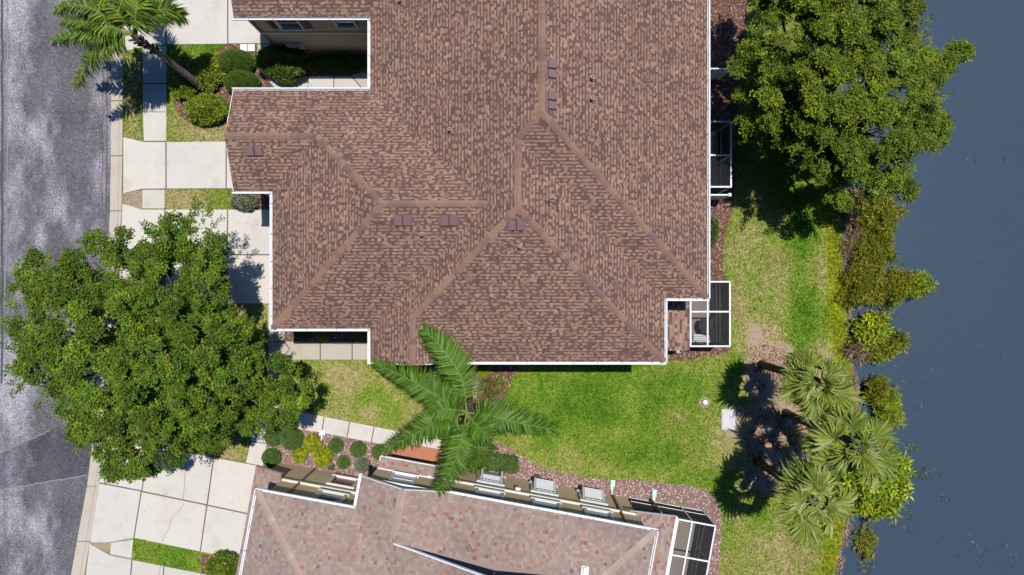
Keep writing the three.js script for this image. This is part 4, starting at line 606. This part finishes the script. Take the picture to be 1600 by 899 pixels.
shrub('boxy_hedge', 'short boxy green hedge at the head of the river rock bed', 786, 723, 22, 12, 0.9, PAL.round, clumpFine, 1700, { square: true, rot: 0.14, group: HG });
shrub('small_bright_bush', 'tiny bright green bush on mulch below the long white gutter', 757, 581, 8, 7.5, 0.45, PAL.bright, clumpFine, 420, { clip: true });
shrub('broadleaf_plant', 'dark plant with big glossy leaves beside the boxy hedge', 750, 716, 24, 22, 1.3, PAL.clipped, clumpBig, 110, { scale: 1.2 });
shrub('spiky_grass', 'brownish tuft of ornamental grass on red mulch', 769, 606, 17, 16, 0.7, [...PAL.dry, ...PAL.olive], clumpReed, 170);
shrub('entry_shrub', 'small bright shrub poking out of eave shadow beside the front walk', 505, 524, 9, 9, 0.55, PAL.bright, clumpSmall, 260); shrub('entry_shrub', 'small green shrub in the shaded strip at the front walk, near the corner gutter', 570, 526, 8, 7, 0.5, PAL.olive, clumpSmall, 200); shrub('entry_shrub', 'dark low shrub deep in shadow at the left of the front walk', 470, 520, 9, 7, 0.5, PAL.clipped, clumpSmall, 200);
shrub('foundation_shrub', 'narrow green shrub against the right wall below the shaded screen enclosure', 1114, 360, 7, 22, 0.9, PAL.clipped, clumpSmall, 500);
const SG = 'plants along the pond edge';
for (const [x, y, rx, ry, h, pal, geo, n, lab, sc] of [
  [1346, 326, 28, 24, 0.6, 'dry', clumpReed, 260, 'dry brown shore plant just under the big tree at the pond edge'], [1376, 338, 34, 34, 1.2, 'shore', clumpShore, 620, 'green shore bush spreading below the big tree at the pond'], [1368, 388, 32, 26, 1.1, 'shore', clumpShore, 520, 'olive shore bush above the pointed clump at the pond edge'], [1344, 388, 20, 26, 0.5, 'dry', clumpReed, 170, 'brown dead reeds at the foot of the grassy bank'],
  [1352, 446, 32, 34, 1.1, 'shore', clumpShore, 600, 'inner half of the pointed shore clump beside the bank'], [1400, 450, 34, 26, 1.1, 'shore', clumpShore, 480, 'middle of the pointed shore clump reaching into the pond'], [1436, 446, 20, 17, 0.8, 'bright', clumpShore, 260, 'bright green tip of the pointed shore clump out in the water'], [1362, 516, 30, 22, 0.9, 'bright', clumpBig, 210, 'broad-leaved pond plant below the pointed clump'], [1350, 545, 24, 18, 0.6, 'dry', clumpReed, 160, 'brownish pond plant mixed with dead leaves, above the fan palms'], [1376, 548, 22, 14, 0.7, 'shore', clumpBig, 110, 'low green pond plant right of the dead leaves'], [1404, 534, 16, 12, 0.6, 'shore', clumpBig, 70, 'small outlying pond plant in open water'],
  [1372, 612, 19, 22, 1.0, 'shore', clumpShore, 280, 'dark bush at the waterline behind the fan palms'], [1392, 642, 18, 30, 1.0, 'bright', clumpShore, 300, 'bright bush at the waterline right of the middle fan palm'], [1362, 762, 46, 46, 1.7, 'bright', clumpBig, 420, 'big bright yellow-green bush over the water beside the lowest fan palm'], [1392, 742, 28, 28, 1.2, 'bright', clumpBig, 190, 'bright green outer end of the big bush over the water'], [1356, 850, 16, 26, 0.35, 'shore', clumpSmall, 160, 'thin floating weed patch at the bottom of the pond']]) shrub('pond_plant', lab, x, y, rx, ry, h, PAL[pal], geo, n, { y: -0.18, group: SG, cat: 'plant', ragged: 1, scale: sc ?? 1 });
// feather palms
function frondGeo(pts, half, n, tone) {
  const c = new THREE.CatmullRomCurve3(pts), s = new Soup(), up = V(0, 1, 0), rach = mix3([0.3, 0.34, 0.1], [0.2, 0.26, 0.06], rnd());
  const N = 18; for (let i = 0; i < N; i++) { const a = c.getPoint(i / N), b = c.getPoint((i + 1) / N), t = b.clone().sub(a).normalize(), sd = t.clone().cross(up).normalize(), w0 = lerp(0.045, 0.008, i / N), w1 = lerp(0.045, 0.008, (i + 1) / N), u0 = up.clone().multiplyScalar(w0), u1 = up.clone().multiplyScalar(w1); for (const q of [1, -1]) { s.quad(a.clone().addScaledVector(sd, q * w0), b.clone().addScaledVector(sd, q * w1), b.clone().add(u1), a.clone().add(u0), rach); } }
  for (let i = 0; i < n; i++) for (const q of [1, -1]) {
    const t = clamp(0.13 + 0.87 * (i + rnd() * 0.7) / n), p = c.getPoint(t), T2 = c.getTangent(t), sd = T2.clone().cross(up).normalize().multiplyScalar(q), u = sd.clone().cross(T2).multiplyScalar(q).normalize(), a = lerp(0.22, 0.85, t) + rr(-0.14, 0.14), prof = Math.pow(Math.sin(Math.PI * lerp(0.2, 0.93, t)), 0.6), L = half * prof * rr(0.85, 1.12), lift = rr(-0.55, 0.5);
    const d = sd.clone().multiplyScalar(Math.cos(a)).addScaledVector(T2, Math.sin(a)).addScaledVector(u, lift).normalize(), w = 0.024 * rr(0.8, 1.25), wv = T2.clone().cross(d).cross(d).normalize().multiplyScalar(w), m = p.clone().addScaledVector(d, L * 0.55).add(V(0, -0.04, 0)), e = p.clone().addScaledVector(d, L).add(V(0, -L * rr(0.25, 0.8), 0)), k = tint(tone), wr = wv.clone().applyAxisAngle(d, rr(-0.7, 0.7));
    s.quad(p.clone().add(wr), m.clone().addScaledVector(wr, 1.2), m.clone().addScaledVector(wr, -1.2), p.clone().sub(wr), k); s.tri(m.clone().addScaledVector(wr, 1.2), e, m.clone().addScaledVector(wr, -1.2), k);
  }
  return s.geo();
}
const palmTone = [[0.066, 0.155, 0.008], [0.092, 0.192, 0.009], [0.046, 0.119, 0.009], [0.131, 0.229, 0.023], [0.144, 0.229, 0.055]];
function featherPalm(label, base, top, fronds, half, tone, lean = 0) {
  const b = G(...base), o = thing('feather_palm', label, 'palm tree', b.toArray(), 'feather palms'), hub = G(...top).sub(b), n = 14, P = [], R = [];
  for (let i = 0; i <= n; i++) { const t = i / n; P.push(V(hub.x * t + 0.12 * Math.sin(t * 3), hub.y * 0.97 * t - 0.04 * (1 - t), hub.z * t)); R.push((0.2 - 0.07 * t) * (1 + 0.04 * (i % 2)) + (t < 0.06 ? 0.08 : 0)); }
  part('trunk', tube(P, R, 12), M.palmBark, o);
  const boots = []; for (let i = 0; i < 46; i++) { const t = rr(0.72, 0.97), a = i * 2.4, p = V(hub.x * t + 0.12 * Math.sin(t * 3), hub.y * 0.97 * t, hub.z * t), d = V(Math.cos(a), 0.9, Math.sin(a)); boots.push(bar(p.clone().addScaledVector(V(d.x, 0, d.z), 0.1), p.clone().addScaledVector(d, rr(0.22, 0.36)), 0.1, 0.035)); } part('leaf_boots', merge(boots), M.boot, o);
  for (const f of fronds) { const pts = [hub.clone().setY(hub.y - 0.15), ...f.map((q) => G(...q).sub(b))]; part('frond', frondGeo(pts, half * (f.k ?? 1), 185, tone), M.frond, o); }
}
featherPalm('feather palm with five long green fronds standing between the two houses', [731, 611], [729, 646, 6.9], [[[720, 590, 7.7], [692, 547, 7.5], [660, 514, 6.8]], [[690, 624, 7.7], [644, 596, 7.3], [584, 568, 6.2]], [[692, 657, 7.6], [652, 677, 7.1], [600, 704, 6.0]], [[720, 690, 7.5], [706, 732, 7.1], [680, 774, 6.1]], [[770, 651, 7.6], [812, 662, 7.2], [870, 672, 6.2]], [[742, 690, 7.0], [748, 706, 6.4], [744, 722, 5.6]], [[705, 640, 7.8], [690, 640, 7.9], [672, 646, 7.5]], [[745, 665, 7.6], [752, 672, 7.7], [764, 682, 7.4]]], 0.98, palmTone);
featherPalm('tall leaning feather palm over the road at the top left corner', [320, 141], [203, 52, 5.9], [[[158, 50, 6.3], [122, 52, 5.9], [80, 64, 4.9]], [[176, 60, 6.0], [142, 88, 5.4], [116, 134, 4.0]], [[230, 22, 6.4], [258, 14, 6.1], [288, 26, 5.0]], [[160, 22, 6.6], [122, 8, 6.3], [86, 16, 5.4]], [[190, 0, 6.8], [180, -40, 6.5], [160, -80, 5.4]], [[225, -10, 6.6], [250, -50, 6.2], [270, -90, 5.0]], [[212, 20, 6.8], [214, 0, 6.9], [206, -22, 6.6]], [[166, 40, 6.5], [130, 34, 6.2], [96, 34, 5.4]], [[186, 22, 6.7], [160, 0, 6.5], [130, -16, 5.9]], [[230, 50, 6.1], [246, 66, 5.2], [254, 92, 3.9]]].filter((f, i) => i !== 5 && i < 9), 0.86, [...palmTone, [0.24, 0.27, 0.02], [0.19, 0.25, 0.014]]);
// fan palms by the pond
const fanGeo = (tone, n = 28, P = 0.8) => { // stalk and a folded fan of long pointed, drooping segments
  const s = new Soup(), pet = [0.2, 0.24, 0.08]; s.quad(V(0, 0, -0.025), V(P, 0.1, -0.015), V(P, 0.1, 0.015), V(0, 0, 0.025), pet); s.quad(V(0, -0.03, 0), V(P, 0.08, 0), V(P, 0.11, 0), V(0, 0.01, 0), pet);
  const skew = rr(-0.3, 0.3), droop = rr(0.25, 0.6);
  for (let i = 0; i < n; i++) {
    const a = lerp(-1.6, 1.6, (i + 0.5) / n) + rr(-0.05, 0.05) + skew * 0.2, L = 1.02 * (0.62 + 0.38 * Math.cos(a * 0.7)) * rr(0.78, 1.14), h = V(P, 0.1, 0), d = V(Math.cos(a), 0.02 + 0.3 * Math.abs(Math.sin(a)) + skew * Math.sin(a), Math.sin(a)), sd = V(-Math.sin(a), i % 2 ? 0.8 : -0.8, Math.cos(a)).multiplyScalar(0.046), m = h.clone().addScaledVector(d, L * 0.5), m2 = h.clone().addScaledVector(d, L * 0.8).add(V(0, -L * droop * 0.3, 0)), e = h.clone().addScaledVector(d, L).add(V(rr(-0.08, 0.08), -L * droop * rr(0.6, 1.3), rr(-0.08, 0.08))), k = tint(tone), q = sd.clone().multiplyScalar(0.6);
    s.tri(h, m.clone().add(sd), m.clone().sub(sd), k); s.quad(m.clone().add(sd), m2.clone().add(q), m2.clone().sub(q), m.clone().sub(sd), k); s.tri(m2.clone().add(q), e, m2.clone().sub(q), k);
  }
  return s.geo();
};
const fanTone = [[0.16, 0.225, 0.03], [0.21, 0.27, 0.05], [0.11, 0.17, 0.022], [0.3, 0.34, 0.11], [0.26, 0.29, 0.03]], fans = [...Array.from({ length: 7 }, () => fanGeo([...fanTone, [0.25, 0.26, 0.04]])), fanGeo([[0.26, 0.2, 0.11], [0.2, 0.2, 0.06]])];
for (const [base, h, k, label] of [[[1190, 570], 7.0, 1.0, 'fan palm nearest the screen enclosure, uppermost of the pond palms'], [[1228, 646], 7.7, 1.16, 'fan palm in the middle of the pond palms, reaching over the water'], [[1184, 722], 7.2, 1.1, 'fan palm lowest in the picture beside the dry lawn']]) {
  const b = G(...base), o = thing('fan_palm', label, 'palm tree', b.toArray(), 'fan palms by the pond'), P = [], R = [];
  for (let i = 0; i <= 12; i++) { const t = i / 12; P.push(V(k * 0.1 * Math.sin(t * 2.5), h * t - 0.05, 0.06 * t)); R.push(0.2 + 0.02 * (i % 2) + (t > 0.8 ? 0.05 : 0) + (i ? 0 : 0.07)); }
  part('trunk', tube(P, R, 12), M.boot, o);
  for (let i = 0; i < 22; i++) { const t = i / 22, el = lerp(0.95, -0.8, Math.pow(t, 0.8)) + rr(-0.35, 0.35), l = part('fan_leaf', t > 0.93 ? fans[7] : fans[i % 7], M.frond, o), s = k * rr(0.75, 1.22) * (t < 0.15 ? 0.75 : 1); l.position.set(0.06, h - 0.05 + rr(-0.12, 0.12), 0.06); l.rotation.set(rr(-0.5, 0.5), i * 2.39996 + rr(-0.4, 0.4), el, 'YZX'); l.scale.setScalar(s); }
}
// lawn blades, weeds on the water
{
  noGrass.push([[440, 75], [640, 75], [640, -80], [1055, -80], [1055, 455], [995, 455], [995, 541], [620, 541], [620, 497], [489, 497], [489, 314], [440, 314]], [[438, 722], [600, 752], [700, 738], [977, 778], [1098, 798], [1080, 960], [380, 960]], [[1050, 438], [1119, 438], [1119, 536], [1050, 536]]);
  const bb = noGrass.map((p) => [p, ...bounds(p)]), l = []; let tries = 0;
  while (l.length < 120000 && tries++ < 400000) {
    const x = rr(190, 1336), y = rr(-14, 912); if (x > shoreX(y) - 0.5) continue;
    if (bb.some(([p, a, b, c, d]) => x > a && x < c && y > b && y < d && inside(p, x, y))) continue;
    if (bare.some(([a, b, c, d]) => ((x - a) / c) ** 2 + ((y - b) / d) ** 2 < 1) && rnd() < 0.85) continue;
    const k = lawnColor(x, y), f = rr(0.5, 1.6), near = shoreX(y) - x < 22 ? 1.5 : 1, s = rr(0.04, 0.095) * near; l.push([G(x, y).setY(-0.004), V(s, s * rr(0.6, 1.1), s), qYaw(0.2), [k[0] * f, k[1] * f, k[2] * f]]);
  }
  scatter('grass_blades', bladeTuft, M.blade, l);
  const w = []; for (const [cx, cy, rx, ry, n] of [[1430, 700, 14, 8, 30], [1448, 742, 26, 10, 70], [1478, 780, 12, 6, 24], [1345, 845, 24, 26, 110], [1355, 884, 14, 16, 70], [1420, 820, 30, 16, 30], [1560, 870, 40, 26, 26], [1500, 850, 40, 30, 10], [1400, 620, 20, 20, 30], [1440, 640, 12, 4, 8], [1450, 580, 60, 30, 14], [1500, 450, 80, 200, 16], [1540, 250, 50, 4, 10], [1385, 490, 24, 8, 40], [1410, 800, 20, 20, 40], [1330, 575, 10, 12, 12]]) for (let i = 0; i < n; i++) { const a = rr(0, 6.28), r = Math.sqrt(rnd()), s = rr(0.25, 0.7); w.push([G(cx + Math.cos(a) * rx * r, cy + Math.sin(a) * ry * r).setY(-0.19), V(s, s * 0.1, s), qYaw(0.05), tint(rnd() < 0.8 ? [[0.02, 0.035, 0.02], [0.03, 0.05, 0.02], [0.025, 0.04, 0.035]] : PAL.shore)]); }
  scatter('water_weed', clumpSmall, M.leaf, w);
}
// ---------------------------------------------------------------- small things on the ground
{
  const p = (x, y, h = 0) => G(x, y, h).toArray();
  let o = thing('utility_vault', 'pale rectangular concrete utility lid set in the lawn beside the fan palms', 'utility lid', p(1138, 655.5));
  part('frame', rbox(0.8, 0.08, 1.16, 0.03, 0, 0.03, 0), M.trimGrey, o); part('lid', rbox(0.7, 0.06, 1.06, 0.06, 0, 0.075, 0), M.lid, o); part('lift_hole', new THREE.CylinderGeometry(0.035, 0.035, 0.02, 10).translate(0.1, 0.102, -0.15), M.trimDark, o);
  o = thing('cleanout_cap', 'small round white cap on a dry spot of lawn near the utility lid', 'cap', p(1101, 628.5)); part('collar', new THREE.CylinderGeometry(0.16, 0.18, 0.06, 20).translate(0, 0.03, 0), M.trimDark, o); part('cap', new THREE.CylinderGeometry(0.125, 0.135, 0.07, 20).translate(0.02, 0.07, 0), M.white, o);
  o = thing('splash_block', 'pale grey concrete splash block tilted on mulch beside the feather palm', 'splash block', p(743, 609)); o.rotation.y = -0.25; part('tray', merge([rbox(0.34, 0.07, 0.95, 0.03, 0, 0.05, 0), box(0.05, 0.06, 0.9, -0.14, 0.1, 0), box(0.05, 0.06, 0.9, 0.14, 0.1, 0)]), M.paver, o);
  o = thing('ceramic_pot', 'round grey pot rim half hidden by palm fronds at the house wall', 'pot', p(680, 573)); part('pot', new THREE.LatheGeometry([[0.16, 0], [0.26, 0.2], [0.3, 0.45], [0.28, 0.5], [0.25, 0.48], [0.24, 0.3], [0.01, 0.3]].map(([a, b]) => new THREE.Vector2(a, b)), 24), M.trimGrey, o); part('soil', new THREE.CircleGeometry(0.245, 20).rotateX(-Math.PI / 2).translate(0, 0.36, 0), M.soil, o);
  for (const [x, y, mat, lab] of [[957, 755, M.mint, 'mint green drain emitter on river rock at the foot of the wall downspout'], [1022, 770, M.mint, 'pale mint drain emitter on river rock beside the dark lanai screens']]) { o = thing('drain_emitter', lab, 'drain', p(x, y), 'mint drain emitters'); o.rotation.y = -0.1; part('body', merge([rbox(0.26, 0.16, 0.42, 0.03, 0, 0.09, 0), box(0.18, 0.1, 0.2, 0, 0.06, 0.26)]), mat, o); part('pipe', bar(V(0, 0.09, 0.3), V(0.02, 0.16, 0.62), 0.1, 0.1), M.band, o); }
  o = thing('utility_pedestal', 'teal utility pedestal on mulch below the low lanai roof', 'utility box', p(1054, 546)); part('cabinet', rbox(0.28, 0.55, 0.28, 0.03, 0, 0.28, 0), M.teal, o); part('cap', rbox(0.32, 0.06, 0.32, 0.025, 0, 0.57, 0), M.teal, o);
  for (const [x, y, lab] of [[839, 745, 'small black box lamp on river rock below the bright windows'], [519, 729, 'small black box lamp between the yellow and dark round bushes'], [608, 717, 'small black box lamp beside the porch column']]) { o = thing('ground_light', lab, 'landscape light', p(x, y), 'black landscape lights'); o.rotation.y = -ANG; part('housing', rbox(0.28, 0.2, 0.28, 0.03, 0, 0.12, 0), M.black, o); part('hood', box(0.32, 0.03, 0.3, 0, 0.235, 0), M.black, o); }
  o = thing('drain_pipe', 'white drain pipe lying across the rock bed from wall to walkway', 'pipe', p(498, 704)); { const a = G(504, 676).sub(o.position), m = G(502, 694).sub(o.position), b = G(493, 729).sub(o.position); for (const q of [a, m, b]) q.y = 0.09; part('pipe', tube([a, m, b], 0.055, 10), M.white, o); part('pop_up_head', rbox(0.34, 0.1, 0.3, 0.03, a.x, 0.06, a.z), M.white, o); }
  o = thing('hose_reel', 'coiled teal garden hose beside the porch under a palm frond', 'hose', p(607, 699)); for (let i = 0; i < 4; i++) { const g = new THREE.TorusGeometry(0.22 - 0.025 * i, 0.025, 8, 24).rotateX(Math.PI / 2 + 0.06 * (i - 1)).translate(0, 0.05 + 0.045 * i, 0); part('coil', g, i % 2 ? M.white : M.teal, o); }
  for (const [x, lab] of [[381, 'left white paver beside the oval hedges'], [393, 'right white paver beside the oval hedges']]) single('paver', slabGeo([[x - 5.4, 69.8], [x + 5.4, 69.8], [x + 5.4, 80.5], [x - 5.4, 80.5]], 0.0, 0.07), std(0.75, 0.74, 0.72, 0.8), lab, 'paver', 'white pavers');
  o = thing('valve_cover', 'round pale green valve cover on the sunny strip of courtyard walk', 'valve cover', G(485.5, 134).setY(0.055).toArray()); part('rim', new THREE.TorusGeometry(0.12, 0.02, 8, 22).rotateX(Math.PI / 2).translate(0, 0.012, 0), M.trimGrey, o); part('disc', new THREE.CylinderGeometry(0.115, 0.115, 0.02, 22).translate(0, 0.012, 0), M.teal, o);
  // lanai furniture
  o = thing('patio_chair', 'round dark wicker chair inside the lower right screen enclosure', 'chair', [10.72, 0.1, 2.1]); const wick = std(0.035, 0.03, 0.028, 0.8); part('seat', new THREE.CylinderGeometry(0.4, 0.36, 0.1, 22).translate(0, 0.4, 0), wick, o); part('backrest', new THREE.TorusGeometry(0.42, 0.1, 8, 20, Math.PI * 1.1).rotateX(Math.PI / 2).rotateY(-0.6).translate(0, 0.62, 0), wick, o); for (let i = 0; i < 4; i++) { const a = i * 1.57 + 0.7; part('leg', bar(V(Math.cos(a) * 0.3, 0, Math.sin(a) * 0.3), V(Math.cos(a) * 0.27, 0.36, Math.sin(a) * 0.27), 0.05, 0.05), wick, o); }
  o = thing('patio_bench', 'white railed bench along the lower end of the lower right enclosure', 'bench', [10.25, 0.1, 2.75]); part('seat', merge([box(1.1, 0.04, 0.1, 0, 0.42, -0.12), box(1.1, 0.04, 0.1, 0, 0.42, 0), box(1.1, 0.04, 0.1, 0, 0.42, 0.12)]), M.white, o); part('backrest', merge([box(1.1, 0.06, 0.04, 0, 0.82, 0.2), box(1.1, 0.06, 0.04, 0, 0.66, 0.2)]), M.white, o); for (const [a, b] of [[-0.5, -0.15], [0.5, -0.15]]) part('leg', box(0.05, 0.4, 0.05, a, 0.2, b), M.white, o); for (const a of [-0.5, 0.5]) part('leg', box(0.05, 0.85, 0.05, a, 0.425, 0.16), M.white, o);
  o = thing('patio_chair', 'pale folding chair inside the shaded screen enclosure', 'chair', [10.45, 0.1, -6.4]); part('seat', rbox(0.5, 0.05, 0.5, 0.02, 0, 0.43, 0), M.white, o); part('backrest', rbox(0.05, 0.5, 0.5, 0.02, -0.26, 0.72, 0), M.white, o); for (const a of [-0.2, 0.2]) for (const b of [-0.2, 0.2]) part('leg', box(0.04, 0.41, 0.04, a, 0.205, b), M.white, o);
  o = turned(thing('patio_chair', 'dark chair inside the screen enclosure of the pink roofed house', 'chair', toWorld(11.0, 0.1, 12.0).toArray())); part('seat', rbox(0.55, 0.08, 0.55, 0.03, 0, 0.42, 0), M.black, o); part('backrest', rbox(0.07, 0.55, 0.55, 0.02, -0.27, 0.72, 0), M.black, o); for (const a of [-0.22, 0.22]) for (const b of [-0.22, 0.22]) part('leg', box(0.05, 0.38, 0.05, a, 0.19, b), M.black, o);
}
renderer.render(scene, camera);
